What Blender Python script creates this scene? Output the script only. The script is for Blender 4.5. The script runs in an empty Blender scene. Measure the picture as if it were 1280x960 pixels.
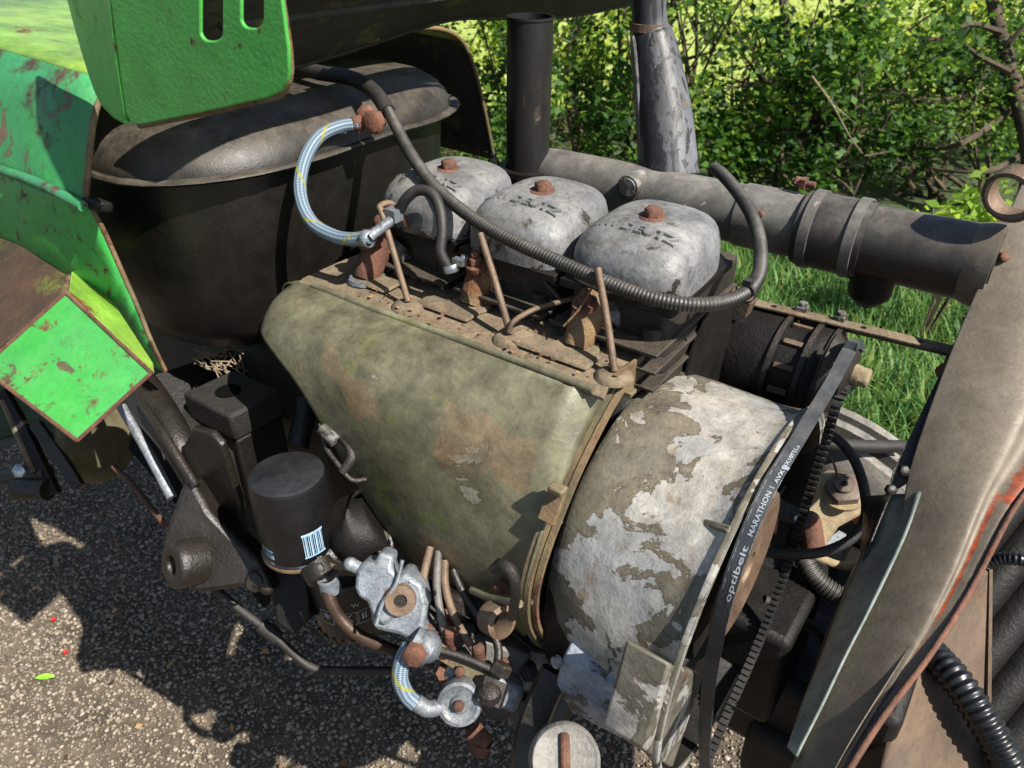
import bpy, math, random
import numpy as np
from mathutils import Vector, Matrix
random.seed(7); rng = np.random.default_rng(7)
S = bpy.context.scene
COL = S.collection
# ------------------------------------------------------------------ camera, world, sun
TH, AL, FPX = math.radians(33), math.radians(36), 960.0
CAM = np.array([0.0, 0.0, 1.48])
cd = bpy.data.cameras.new('camera'); cam = bpy.data.objects.new('camera', cd); COL.objects.link(cam)
cam.location = CAM; cam.rotation_euler = (math.pi/2-TH, 0, AL)
cd.sensor_width = 36; cd.lens = 27; cd.clip_start = .02; cd.clip_end = 500
cd.dof.use_dof = True; cd.dof.focus_distance = .84; cd.dof.aperture_fstop = 11
S.camera = cam
W_ = bpy.data.worlds.new('World'); S.world = W_; W_.use_nodes = True
SUN_EL, SUN_AZ = math.radians(47), math.radians(-4)      # azimuth counted from +X towards +Y
nt = W_.node_tree
sky = nt.nodes.new('ShaderNodeTexSky'); sky.sky_type = 'NISHITA'; sky.sun_disc = False
sky.sun_elevation = SUN_EL; sky.sun_rotation = math.pi/2-SUN_AZ
bg = nt.nodes['Background']; bg.inputs[1].default_value = .07
nt.links.new(sky.outputs[0], bg.inputs[0])
sl = bpy.data.lights.new('sun', 'SUN'); sl.energy = 5.0; sl.angle = math.radians(.5); sl.color = (1, .95, .87)
sun = bpy.data.objects.new('sun', sl); COL.objects.link(sun)
sdir = Vector((math.cos(SUN_EL)*math.cos(SUN_AZ), math.cos(SUN_EL)*math.sin(SUN_AZ), math.sin(SUN_EL)))
sun.rotation_euler = sdir.to_track_quat('Z', 'Y').to_euler(); sun.location = (3, 3, 6)
S.view_settings.view_transform = 'Standard'; S.view_settings.look = 'None'
S.view_settings.exposure = 1.0; S.view_settings.gamma = 1
S.render.engine = 'CYCLES'

# ------------------------------------------------------------------ surveying: a picture ray met with a plane of the place
_R = np.array([math.cos(AL), math.sin(AL), 0]); _Fh = np.array([-math.sin(AL), math.cos(AL), 0])
_F = _Fh*math.cos(TH)+np.array([0, 0, -math.sin(TH)]); _U = _Fh*math.sin(TH)+np.array([0, 0, math.cos(TH)])
def P(px, py, d=None, x=None, y=None, z=None):
    r = _F+_R*(px-640)/FPX+_U*(480-py)/FPX
    if x is not None: t = (x-CAM[0])/r[0]
    elif y is not None: t = (y-CAM[1])/r[1]
    elif z is not None: t = (z-CAM[2])/r[2]
    else: t = d
    return CAM+r*t
def V(*a): return np.array(a, float)
def nrm(v): v = np.asarray(v, float); return v/max(1e-9, np.linalg.norm(v))
X, Y, Z = V(1, 0, 0), V(0, 1, 0), V(0, 0, 1)

# ------------------------------------------------------------------ materials
def rgb(h):
    if isinstance(h, tuple): return (*h, 1)
    c = [int(h[i:i+2], 16)/255 for i in (0, 2, 4)]
    return tuple(((v/12.92) if v <= .04045 else ((v+.055)/1.055)**2.4) for v in c)+(1,)
def mat(name, c1, c2, scale=12, rough=.6, metal=0, rust=0, rust_s=14, rustc='6e3a1e', chips=0, chip_s=18, chipc='a9a49b',
        chip_metal=.6, dust=0, dustc='8a7a62', speck=.25, bump=.3, fine=250, spec=.5, coat=0, moss=0, grad=None, stretch=None, uv_rust_shade=None, mott=.5, uvc=('a8431a', '6a2c16', 1.0)):
    m = bpy.data.materials.new(name); m.use_nodes = True; t = m.node_tree; N = t.nodes; L = t.links
    bs = N['Principled BSDF']
    tc = N.new('ShaderNodeTexCoord'); oi = N.new('ShaderNodeObjectInfo')
    ad = N.new('ShaderNodeVectorMath'); ad.operation = 'MULTIPLY_ADD'
    ad.inputs[1].default_value = (7.3, 3.1, 5.7)
    L.new(oi.outputs['Random'], ad.inputs[0]); L.new(tc.outputs['Object'], ad.inputs[2])
    co = ad.outputs[0]
    if stretch:
        mp = N.new('ShaderNodeMapping'); mp.inputs['Scale'].default_value = stretch; L.new(co, mp.inputs[0]); co = mp.outputs[0]
    def noise(s, det=6, rg=.6, dist=0, off=0):
        n = N.new('ShaderNodeTexNoise'); n.inputs['Scale'].default_value = s; n.inputs['Detail'].default_value = det
        n.inputs['Roughness'].default_value = rg; n.inputs['Distortion'].default_value = dist
        if off:
            a = N.new('ShaderNodeVectorMath'); a.operation = 'ADD'; a.inputs[1].default_value = (off, off*1.7, -off); L.new(co, a.inputs[0]); L.new(a.outputs[0], n.inputs[0])
        else: L.new(co, n.inputs[0])
        return n.outputs[0]
    def ramp(src, a, b):
        r = N.new('ShaderNodeMapRange'); r.inputs[1].default_value = a; r.inputs[2].default_value = b; r.clamp = True
        L.new(src, r.inputs[0]); return r.outputs[0]
    def mix(f, a, b):
        x = N.new('ShaderNodeMix'); x.data_type = 'RGBA'
        for s, i in ((a, 6), (b, 7)):
            if isinstance(s, tuple): x.inputs[i].default_value = s
            else: L.new(s, x.inputs[i])
        if isinstance(f, float): x.inputs[0].default_value = f
        else: L.new(f, x.inputs[0])
        return x.outputs[2]
    def mth(op, a, b):
        x = N.new('ShaderNodeMath'); x.operation = op
        for i, s in enumerate((a, b)):
            if isinstance(s, (int, float)): x.inputs[i].default_value = s
            else: L.new(s, x.inputs[i])
        return x.outputs[0]
    col = mix(ramp(noise(scale), .35, .65), rgb(c1), rgb(c2))
    height = noise(fine, 3)
    rgh = None; met = metal
    if moss:
        mk = ramp(noise(scale*.8, 8, .7, off=9), .62-moss*.3, .72-moss*.3); col = mix(mk, col, rgb('5c6420'))
    if chips:
        f = noise(chip_s, 9, .62, .6, off=3)
        if grad:
            sp = N.new('ShaderNodeSeparateXYZ'); L.new(tc.outputs['Object'], sp.inputs[0])
            for gq in grad: g = ramp(sp.outputs[gq[0]], gq[1], gq[2]); f = mth('ADD', f, mth('MULTIPLY', g, gq[3]))
        th = .66-chips*.3
        ck = ramp(f, th, th+.012)
        cc = mix(ramp(noise(60, 4, off=5), .35, .7), rgb(chipc), tuple(v*.72 for v in rgb(chipc)[:3])+(1,))
        eg = mth('MULTIPLY', ramp(f, th-.045, th-.004), .55); col = mix(eg, col, rgb('4a3c2c'))
        cc = mix(mth('MULTIPLY', ramp(noise(11, 5, .6, off=17), .48, .6), .6), cc, tuple(v*q for v, q in zip(rgb(chipc)[:3], (.55, .62, .72)))+(1,))
        cc = mix(mth('MULTIPLY', ramp(noise(24, 8, .75, off=19), .56, .64), .6), cc, rgb('8a7050'))
        col = mix(ck, col, cc); met = mth('MULTIPLY', ck, chip_metal)
        height = mth('SUBTRACT', mth('MULTIPLY', height, .35), mth('MULTIPLY', ck, 1.2))
    if rust:
        f = noise(rust_s, 10, .68, .3, off=7); th = .7-rust*.35
        rk = ramp(f, th, th+.07)
        rc = mix(ramp(noise(90, 5, .7, off=2), .35, .65), rgb(rustc), rgb('3a2216'))
        col = mix(rk, col, rc); height = mth('ADD', height, mth('MULTIPLY', rk, .5))
        if not isinstance(met, (int, float)): met = mth('MULTIPLY', met, mth('SUBTRACT', 1, rk))
        elif met: met = mth('MULTIPLY', mth('SUBTRACT', 1, rk), met)
        rgh = rk
    if uv_rust_shade:
        un = N.new('ShaderNodeUVMap'); un.uv_map = 'UVMap'; su = N.new('ShaderNodeSeparateXYZ'); L.new(un.outputs[0], su.inputs[0])
        tot = None
        for (u0, u1, v0, v1) in uv_rust_shade:
            du = mth('MULTIPLY', mth('ABSOLUTE', mth('SUBTRACT', su.outputs[0], (u0+u1)/2), 0), 2/(u1-u0)); dv = mth('MULTIPLY', mth('ABSOLUTE', mth('SUBTRACT', su.outputs[1], (v0+v1)/2), 0), 2/(v1-v0))
            k = ramp(mth('ADD', mth('MAXIMUM', du, dv), mth('MULTIPLY', mth('SUBTRACT', noise(38, 8, .7, off=21), .5), 3.0)), 1.0, .8)
            tot = k if tot is None else mth('MAXIMUM', tot, k)
        col = mix(mth('MULTIPLY', tot, uvc[2]), col, mix(ramp(noise(80, 5, .7, off=22), .35, .65), rgb(uvc[0]), rgb(uvc[1])))
    if dust:
        ge = N.new('ShaderNodeNewGeometry'); sp2 = N.new('ShaderNodeSeparateXYZ'); L.new(ge.outputs['Normal'], sp2.inputs[0])
        up = ramp(sp2.outputs[2], .1, .95)
        dk = mth('MULTIPLY', mth('MULTIPLY', up, ramp(noise(30, 8, .75, off=11), .25, .65)), dust)
        col = mix(dk, col, rgb(dustc))
        if not isinstance(met, (int, float)) or met: met = mth('MULTIPLY', mth('SUBTRACT', 1, dk), met)
    if speck:
        sk = mth('MULTIPLY', ramp(noise(fine*.7, 4, .8, off=4), .5, .7), speck)
        col = mix(sk, col, rgb('2a221a'))
        s2 = mth('MULTIPLY', ramp(noise(6, 5, .6, off=13), .45, .7), speck*.8)
        col = mix(s2, col, rgb('241e18'))
    if mott:
        def sm(s_, a, b, o_): 
            r = N.new('ShaderNodeMapRange'); r.inputs[1].default_value = .3; r.inputs[2].default_value = .7; r.inputs[3].default_value = a; r.inputs[4].default_value = b; L.new(noise(s_, 9, .75, .4, off=o_), r.inputs[0]); return r.outputs[0]
        k = mth('MULTIPLY', sm(34, 1-mott, 1+mott*.6, 31), sm(7, 1-mott*.5, 1+mott*.35, 33))
        vs_ = N.new('ShaderNodeVectorMath'); vs_.operation = 'SCALE'; L.new(col, vs_.inputs[0]); L.new(k, vs_.inputs[3]); col = vs_.outputs[0]
        height = mth('ADD', height, mth('MULTIPLY', noise(55, 8, .7, off=35), .8))
    L.new(col, bs.inputs['Base Color'])
    if isinstance(met, (int, float)): bs.inputs['Metallic'].default_value = met
    else: L.new(met, bs.inputs['Metallic'])
    rr = mth('ADD', mth('MULTIPLY', noise(40, 4, off=6), .35), rough-.17)
    if rgh is not None: rr = mth('ADD', rr, mth('MULTIPLY', rgh, .25))
    if dust: rr = mth('ADD', rr, mth('MULTIPLY', dk, .4))
    L.new(rr, bs.inputs['Roughness']); bs.inputs['Specular IOR Level'].default_value = spec
    if coat: bs.inputs['Coat Weight'].default_value = coat; bs.inputs['Coat Roughness'].default_value = .25
    b = N.new('ShaderNodeBump'); b.inputs['Strength'].default_value = bump; b.inputs['Distance'].default_value = .0016
    L.new(height, b.inputs['Height']); L.new(b.outputs[0], bs.inputs['Normal'])
    return m
M = {}
M['green'] = mat('green_paint', '2f9a38', '3c984c', 9, .5, mott=.2, rust=.36, rust_s=46, dust=.2, dustc='7a9a6a', chips=.1, chip_s=30, chipc='5b4a33', chip_metal=0, speck=.15, bump=.35, moss=0)
M['green_old'] = mat('weathered_skylit_green_paint', '2f8a42', '3a8058', 7, .5, mott=.25, rust=.42, rust_s=9, rustc='4a4036', chips=.15, chip_s=22, chipc='6e5a44', chip_metal=0, speck=.3, bump=.4)  # weathered paint, with the bluish sky-lit tone of the cowl side put into the colour
M['green_top'] = mat('sunlit_green_paint', '6f9a34', '8fae4a', 8, .4, rust=.36, rust_s=13, rustc='7a4426', speck=.2, stretch=(.5, 1, 1))  # yellower copy of the green, sunlight put into the paint colour
M['green_panel'] = mat('bright_green_panel_paint', '42a840', '54a44e', 6, .5, mott=.2, rust=.27, rust_s=60, dust=.1, chips=.0, chip_s=45, chipc='6b4a2c', chip_metal=0, speck=.12, bump=.3)
M['mossy'] = mat('mossy_black_sheet', '24231f', '34332c', 14, .7, rust=.2, moss=.2, speck=.3, bump=.8, dust=.2)
M['tank'] = mat('black_dusty_tank', '0d0b09', '151310', 6, .42, dust=.55, dustc='756c5e', speck=.2, rust=.08, bump=.25, fine=400)
M['shroud'] = mat('faded_olive_shroud', '474531', '6e6c56', 8, .42, chips=.05, chip_s=12, chipc='8f8f7e', chip_metal=.2, uv_rust_shade=[(.42, .56, .45, .62), (.22, .33, .75, .9), (.1, .3, .3, .5)], uvc=('84664a', '6e5a42', .55), rust=.24, rust_s=11, rustc='7a5a34', moss=.14, dust=.45, dustc='8e8a70', speck=.3, bump=.5, metal=.15)
M['deck'] = mat('dusty_deck', '5c5140', '6a5f4c', 12, .8, rust=.3, dust=.8, dustc='8a7860', speck=.45, bump=1.0, fine=200)
M['fan'] = mat('flaking_fan_housing', '57564a', '67645a', 8, .55, chips=.12, chip_s=16, chipc='bcb9b2', chip_metal=.35, rust=.16, rustc='8a6038', dust=.35, dustc='9a8a6c', speck=.18, bump=1.0, grad=[(0, .14, .23, .12), (2, .26, .50, .09)])
M['ring'] = mat('rusty_olive_band', '5d5a42', '70583a', 14, .65, rust=.45, rust_s=20, rustc='7c5230', dust=.4, speck=.3, bump=.6)
M['cover'] = mat('weathered_cast_aluminium', '66676a', '7c7c7c', 14, .42, metal=.5, chips=.1, chip_s=26, chipc='2c2823', chip_metal=0, dust=.4, dustc='9c988c', grad=[(2, .668, .636, .13)], speck=.5, bump=.9, fine=190)
M['alu'] = mat('grey_cast_aluminium', '7c858f', '8d949a', 40, .5, metal=.4, rust=.2, rustc='5c4836', dust=.2, speck=.7, mott=.35, bump=.45, fine=260)
M['head'] = mat('oily_black_casting', '17140f', '2a241c', 18, .6, dust=.45, dustc='6c5f4e', speck=.4, bump=1.0, fine=160)
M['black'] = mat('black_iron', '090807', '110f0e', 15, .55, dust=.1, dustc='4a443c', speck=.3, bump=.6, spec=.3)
M['dark'] = mat('greasy_iron_with_shade', '151311', '211d1a', 15, .5, rust=.15, rustc='4a2e1e', dust=.3, dustc='5f5446', speck=.4, bump=.8)  # greasy iron, base colour darkened further in place of shade
M['rust'] = mat('rusty_steel', '583426', '6c4432', 40, .8, rust=.35, rustc='7c4222', dust=.2, dustc='8c7660', speck=.4, bump=1.0, fine=220)
M['rustbrown'] = mat('brown_oxidised_tube', '62503f', '7a6452', 30, .6, metal=.3, rust=.2, rustc='6a4430', dust=.3, dustc='8a7a66', speck=.3, bump=.5)
M['copper'] = mat('coppery_pipe', '4a3628', '3a2c22', 30, .5, metal=.2, speck=.3)
M['body'] = mat('dusty_injector_body', '77603f', '6a5038', 22, .75, rust=.4, dust=.5, dustc='9a8462', speck=.35, bump=1.1)
M['pipe'] = mat('grey_metal_tube', '4c4c4a', '605e5a', 10, .5, metal=.3, chips=.1, chip_s=14, chipc='a8a29a', chip_metal=.2, dust=.6, dustc='858077', speck=.3, bump=.4)
M['pipeblack'] = mat('dusty_black_pipe', '191715', '262320', 10, .45, chips=.08, chip_s=14, chipc='8c867e', chip_metal=.2, dust=.6, dustc='7c766c', speck=.2, bump=.3)
M['exhaust'] = mat('burnt_black_exhaust', '0e0d0d', '1a1817', 10, .5, rust=.2, rustc='4f3a2c', chips=.12, chip_s=20, chipc='5e5850', chip_metal=0, speck=.2, bump=.5, stretch=(1, 1, .4))
M['exhaust2'] = mat('streaked_white_black_pipe', '84868a', '66686a', 12, .5, metal=.2, chips=.55, chip_s=60, chipc='1c1c20', chip_metal=0, rust=.15, speck=.3, bump=.5, stretch=(1, 1, .18))
M['hose'] = mat('black_corrugated_plastic', '1c1c1b', '262523', 20, .42, dust=.45, dustc='7d786e', speck=.15, bump=.15)
M['hoseblack'] = mat('clean_black_corrugated_plastic', '0c0e12', '14161a', 20, .35, speck=.05, bump=.1)
M['rubber'] = mat('black_rubber', '0f0f0f', '1a1918', 20, .6, dust=.25, dustc='6a6258', speck=.2)
M['belt'] = mat('dark_rubber_belt', '252c33', '2e353b', 30, .5, dust=.35, dustc='6f6a62', speck=.15, bump=.3)
M['front'] = mat('rust_brown_front_sheet', '60584c', '70685b', 6, .5, mott=.3, rust=.12, rust_s=9, rustc='8c3f1a', dust=.25, dustc='7a6a56', speck=.25, bump=.2, metal=.25, uv_rust_shade=[(.48, .70, .71, .79), (.30, .50, .80, .93)])
M['frontgreen'] = mat('blue_grey_green_sheet', '6a746e', '828a82', 8, .55, rust=.12, speck=.25, bump=.3)
M['plank'] = mat('dusty_brown_with_shade', '4a3a2c', '5a4838', 10, .75, rust=.15, dust=.45, dustc='7a6652', speck=.35, bump=.6, stretch=(1, .25, 1))  # dusty brown, with shade put into a darker base colour
M['tyre'] = mat('grey_dusty_tyre', '2a2826', '3a3835', 12, .7, dust=.85, dustc='a09a90', speck=.2, bump=.4)
M['sand'] = mat('sandy_cast_steering_arm', '8f7f62', '9c8b6c', 14, .75, rust=.15, dust=.3, dustc='a8946e', speck=.3, bump=.6)
M['nut'] = mat('grey_brown_nut', '6e6058', '84756c', 25, .55, metal=.3, speck=.3, dust=.3)
M['lug'] = mat('flaking_cast_lug', '8f98a4', 'a4a8ac', 30, .5, metal=.4, chips=.3, chip_s=30, chipc='6a6455', chip_metal=0, speck=.4, bump=1)
M['fan2'] = mat('flaking_housing_foot', '57564a', '67645a', 8, .55, chips=.42, chip_s=22, chipc='bcb9b2', chip_metal=.35, rust=.2, rustc='8a6038', dust=.3, dustc='9a8a6c', speck=.3, bump=1)
M['letter'] = mat('worn_cast_letters', '8f8f8e', '9c9b98', 20, .4, metal=.5, speck=.3, mott=.2)
M['red'] = mat('red_paint', 'c01a0c', 'a8160c', 14, .4, speck=.1)
M['steel'] = mat('zinc_plated_steel', '9aa6aa', 'b4bcc0', 30, .35, metal=.85, speck=.2)
M['filter'] = mat('satin_black_filter_can', '0a0a0c', '101013', 14, .33, mott=.25, dust=.2, dustc='5c5e62', speck=.2, bump=.2, fine=400)
M['block'] = mat('dirty_casting_with_shade', '141311', '1d1b18', 12, .7, dust=.25, dustc='3f3a33', speck=.35, bump=.9)  # black casting, albedo lowered to stand in for shade
M['casting'] = mat('grimy_casting_with_shade', '16130f', '201b17', 9, .4, rust=.15, rustc='3a2418', dust=.2, dustc='4a443c', speck=.35, bump=.6)  # greasy casting, shade of the left chassis put into its dark albedo
M['cap'] = mat('grey_filler_cap', '6f6d6a', '7d7a74', 30, .6, rust=.08, dust=.3, dustc='8a8478', speck=.4, bump=.7)
M['brown'] = mat('moss_brown_lid', '3a2a1c', '4a3322', 12, .8, rust=.3, rustc='6e3a18', moss=.22, speck=.4, bump=1.0)
M['print'] = mat('pale_blue_print', '8fb4d0', 'a0bcd0', 30, .5, speck=.1, bump=0)
M['printgrey'] = mat('pale_grey_print', '8d96a0', 'a8aeb4', 30, .5, speck=.1, bump=0)
M['cableloom'] = mat('black_taped_loom', '0e0e10', '1c1b1c', 50, .7, speck=.2, bump=1.0, fine=300)
M['pad'] = mat('mossy_brake_disc', '57523c', '6a6248', 14, .75, rust=.3, moss=.15, speck=.3)
M['bark'] = mat('brown_grey_bark', '3a2e22', '5a4c3a', 9, .9, speck=.4, bump=1.5, fine=60)
M['twig'] = mat('pale_dry_twig', '8a7a62', '6e6050', 9, .9, speck=.2)
M['soil'] = mat('grey_gravel_ground', '4f463b', '665b4c', 5, .95, speck=.6, bump=1.5, fine=90, dust=.2)
M['meadow'] = mat('yellow_green_meadow', '8fa04a', 'a8b45a', 3, .95, speck=.25, bump=1, fine=30)
M['verge'] = mat('dark_green_verge_soil', '33401a', '42502a', 4, .95, speck=.4, bump=1, fine=50)

def braid_mat():
    m = bpy.data.materials.new('blue_braided_hose_cover'); m.use_nodes = True; t = m.node_tree; N = t.nodes; L = t.links; bs = N['Principled BSDF']
    uv = N.new('ShaderNodeUVMap'); uv.uv_map = 'UVMap'
    def wave(mx, my, tr=.0, rot=0):
        mp = N.new('ShaderNodeMapping'); mp.inputs['Scale'].default_value = (mx, my, 1); mp.inputs['Rotation'].default_value = (0, 0, 0)
        L.new(uv.outputs[0], mp.inputs[0]); sp = N.new('ShaderNodeSeparateXYZ'); L.new(mp.outputs[0], sp.inputs[0])
        a = N.new('ShaderNodeMath'); a.operation = 'ADD'; L.new(sp.outputs[0], a.inputs[0]); L.new(sp.outputs[1], a.inputs[1])
        s = N.new('ShaderNodeMath'); s.operation = 'SINE'; L.new(a.outputs[0], s.inputs[0]); return s.outputs[0]
    def mth(op, a, b):
        x = N.new('ShaderNodeMath'); x.operation = op
        for i, s in enumerate((a, b)):
            if isinstance(s, (int, float)): x.inputs[i].default_value = s
            else: L.new(s, x.inputs[i])
        return x.outputs[0]
    k = 2*math.pi
    h = mth('MULTIPLY', wave(k*240, k*5), wave(k*240, -k*5))
    hr = N.new('ShaderNodeMapRange'); hr.inputs[1].default_value = -.5; hr.inputs[2].default_value = .5; L.new(h, hr.inputs[0])
    tr = mth('GREATER_THAN', wave(k*14, k*1), .965)
    mx = N.new('ShaderNodeMix'); mx.data_type = 'RGBA'; L.new(hr.outputs[0], mx.inputs[0]); mx.inputs[6].default_value = rgb('3f5464'); mx.inputs[7].default_value = rgb('8292a0')
    m2 = N.new('ShaderNodeMix'); m2.data_type = 'RGBA'; L.new(tr, m2.inputs[0]); L.new(mx.outputs[2], m2.inputs[6]); m2.inputs[7].default_value = rgb('84843c')
    L.new(m2.outputs[2], bs.inputs['Base Color']); bs.inputs['Roughness'].default_value = .5
    b = N.new('ShaderNodeBump'); b.inputs['Distance'].default_value = .0008; b.inputs['Strength'].default_value = .7; L.new(hr.outputs[0], b.inputs['Height']); L.new(b.outputs[0], bs.inputs['Normal'])
    return m
M['braid'] = braid_mat()
def leaf_mat(name, stops, trans=.5, rough=.58):
    m = bpy.data.materials.new(name); m.use_nodes = True; t = m.node_tree; N = t.nodes; L = t.links; bs = N['Principled BSDF']; out = N['Material Output']
    at = N.new('ShaderNodeAttribute'); at.attribute_name = 'leafrand'
    cr = N.new('ShaderNodeValToRGB'); e = cr.color_ramp.elements
    e[0].position = 0; e[0].color = rgb(stops[0]); e[1].position = 1; e[1].color = rgb(stops[-1])
    for i, s in enumerate(stops[1:-1]):
        q = e.new((i+1)/(len(stops)-1)); q.color = rgb(s)
    L.new(at.outputs['Fac'], cr.inputs[0]); L.new(cr.outputs[0], bs.inputs['Base Color']); bs.inputs['Roughness'].default_value = rough
    bs.inputs['Specular IOR Level'].default_value = .4
    tl = N.new('ShaderNodeBsdfTranslucent')
    hs = N.new('ShaderNodeHueSaturation'); hs.inputs['Value'].default_value = 1.7; hs.inputs['Hue'].default_value = .475; L.new(cr.outputs[0], hs.inputs['Color']); L.new(hs.outputs[0], tl.inputs[0])
    mx = N.new('ShaderNodeMixShader'); mx.inputs[0].default_value = trans; L.new(bs.outputs[0], mx.inputs[1]); L.new(tl.outputs[0], mx.inputs[2]); L.new(mx.outputs[0], out.inputs[0])
    return m
M['leaf'] = leaf_mat('shaded_hedge_leaves', ['142a0e', '2a4e18', '4a7224', '86a03a'], .5)  # dark stops put the shade of overhead trees into the leaf colour
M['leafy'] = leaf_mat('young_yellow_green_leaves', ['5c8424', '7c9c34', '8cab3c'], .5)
M['leaf2'] = leaf_mat('sunlit_hedge_leaves', ['5a7a24', '86a035', 'a4b84a', 'c0cc62'], .55)  # lighter copy for the second row, sunlight put into the colour
M['grassm'] = leaf_mat('grass_blades', ['34582a', '487238', '5e8840', '84904c'], .35)
M['stone'] = leaf_mat('gravel_stones', ['62584c', '786d5f', '897d6c', '9c9080', '6c6154'], 0, .85)
M['petal'] = leaf_mat('red_petals', ['b03a20', 'c04a2a'], .2)

# ------------------------------------------------------------------ mesh builder
class MB:
    def __init__(s): s.v = []; s.f = []; s.uv = {}
    def add(s, vs, fs, uvs=None):
        o = len(s.v); s.v += [tuple(map(float, p)) for p in vs]; s.f += [tuple(i+o for i in f) for f in fs]
        if uvs is not None:
            for i, u in enumerate(uvs): s.uv[o+i] = u
        return s
    def box(s, c, sz, ax=(X, Y, Z)):
        c = np.asarray(c, float); h = [np.asarray(a, float)*z/2 for a, z in zip(ax, sz)]
        vs = [c+i*h[0]+j*h[1]+k*h[2] for i in (-1, 1) for j in (-1, 1) for k in (-1, 1)]
        return s.add(vs, [(0, 1, 3, 2), (4, 6, 7, 5), (0, 4, 5, 1), (2, 3, 7, 6), (0, 2, 6, 4), (1, 5, 7, 3)])
    def prism(s, poly, ext):
        n = len(poly); ext = np.asarray(ext, float)
        vs = list(poly)+[np.asarray(p)+ext for p in poly]
        return s.add(vs, [tuple(range(n)), tuple(reversed(range(n, 2*n)))]+[(i, i+n, (i+1) % n+n, (i+1) % n) for i in range(n)])
    def tube(s, path, r, seg=12, caps=True, smooth=6, corr=None, prof=None):
        path = np.array(path, float)
        if len(path) > 2 and smooth: path = cr(path, smooth)
        if corr:
            Ls = np.r_[0, np.cumsum(np.linalg.norm(np.diff(path, axis=0), axis=1))]; n = int(Ls[-1]/corr[0])*4
            t = np.linspace(0, Ls[-1], n+1); path = np.array([np.interp(t, Ls, path[:, k]) for k in range(3)]).T
            rr = np.array([r if (i % 4) in (0, 1) else r*corr[1] for i in range(n+1)])
        else:
            rr = np.interp(np.linspace(0, 1, len(path)), np.linspace(0, 1, len(r)), r) if hasattr(r, '__len__') else np.full(len(path), r)
        n = len(path); T = np.gradient(path, axis=0); T /= np.linalg.norm(T, axis=1)[:, None]+1e-12
        u = np.cross(T[0], [0.3, .2, 1]);
        if np.linalg.norm(u) < .1: u = np.cross(T[0], [1, 0, 0])
        u = nrm(u); L = 0; vs = []; uvs = []
        a = np.linspace(0, 2*math.pi, seg, endpoint=False)
        for i in range(n):
            u = nrm(u-T[i]*np.dot(u, T[i])); w = np.cross(T[i], u)
            if i: L += np.linalg.norm(path[i]-path[i-1])
            for q in a:
                k = rr[i]*(prof(q) if prof else 1)
                vs.append(path[i]+k*(math.cos(q)*u+math.sin(q)*w)); uvs.append((L, q/(2*math.pi)))
        fs = [(i*seg+j, i*seg+(j+1) % seg, (i+1)*seg+(j+1) % seg, (i+1)*seg+j) for i in range(n-1) for j in range(seg)]
        if caps: fs += [tuple(reversed(range(seg))), tuple(range((n-1)*seg, n*seg))]
        return s.add(vs, fs, uvs)
    def lathe(s, prof, c, ax, seg=24, a0=0, a1=2*math.pi, up=None, squash=None):
        ax = nrm(ax); u = nrm(np.cross(ax, up if up is not None else (V(0, 0, 1) if abs(ax[2]) < .9 else V(1, 0, 0)))); w = np.cross(ax, u)
        full = abs(a1-a0-2*math.pi) < 1e-6
        A = np.linspace(a0, a1, seg, endpoint=not full); c = np.asarray(c, float); vs = []; k = len(prof)
        for q in A:
            for r, h in prof: vs.append(c+ax*h+r*(math.cos(q)*u+math.sin(q)*w))
        m = seg if full else seg-1
        fs = [(i*k+j, ((i+1) % seg)*k+j, ((i+1) % seg)*k+j+1, i*k+j+1) for i in range(m) for j in range(k-1)]
        return s.add(vs, fs)
    def disc(s, c, ax, r, h, seg=24, r2=None):
        r2 = r if r2 is None else r2
        return s.lathe([(1e-4, 0), (r, 0), (r2, h), (1e-4, h)], c, ax, seg)
    def hexb(s, c, ax, af, h):
        ax = nrm(ax); s.lathe([(1e-4, 0), (af*.575, 0), (af*.575, h*.85), (af*.48, h), (1e-4, h)], c, ax, 6); return s
    def grid(s, G, close=False):
        G = np.array(G, float); a, b = G.shape[:2]
        return s.add(G.reshape(-1, 3), [(i*b+j, i*b+(j+1) % b, (i+1)*b+(j+1) % b, (i+1)*b+j) for i in range(a-1) for j in range(b if close else b-1)],
                     [(i/(a-1), j/(b-1)) for i in range(a) for j in range(b)])
    def ball(s, c, r, sc=(1, 1, 1), seg=12):
        vs = []; c = np.asarray(c, float)
        for i in range(seg//2+1):
            p = math.pi*i/(seg//2)
            for j in range(seg):
                q = 2*math.pi*j/seg; vs.append(c+r*np.array([math.sin(p)*math.cos(q)*sc[0], math.sin(p)*math.sin(q)*sc[1], math.cos(p)*sc[2]]))
        return s.add(vs, [(i*seg+j, (i+1)*seg+j, (i+1)*seg+(j+1) % seg, i*seg+(j+1) % seg) for i in range(seg//2) for j in range(seg)])
def cr(p, n):
    p = np.array(p, float); q = np.concatenate([[2*p[0]-p[1]], p, [2*p[-1]-p[-2]]]); out = []
    for i in range(len(p)-1):
        a, b, c, d = q[i:i+4]
        for t in np.arange(n)/n: out.append(.5*((2*b)+(-a+c)*t+(2*a-5*b+4*c-d)*t*t+(-a+3*b-3*c+d)*t**3))
    out.append(p[-1]); return np.array(out)
def cr2(G, n, m):
    G = np.array(G, float); A = np.array([cr(r, m) for r in G]); return np.array([cr(A[:, j], n) for j in range(A.shape[1])]).transpose(1, 0, 2)
ROOT = {}
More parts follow.
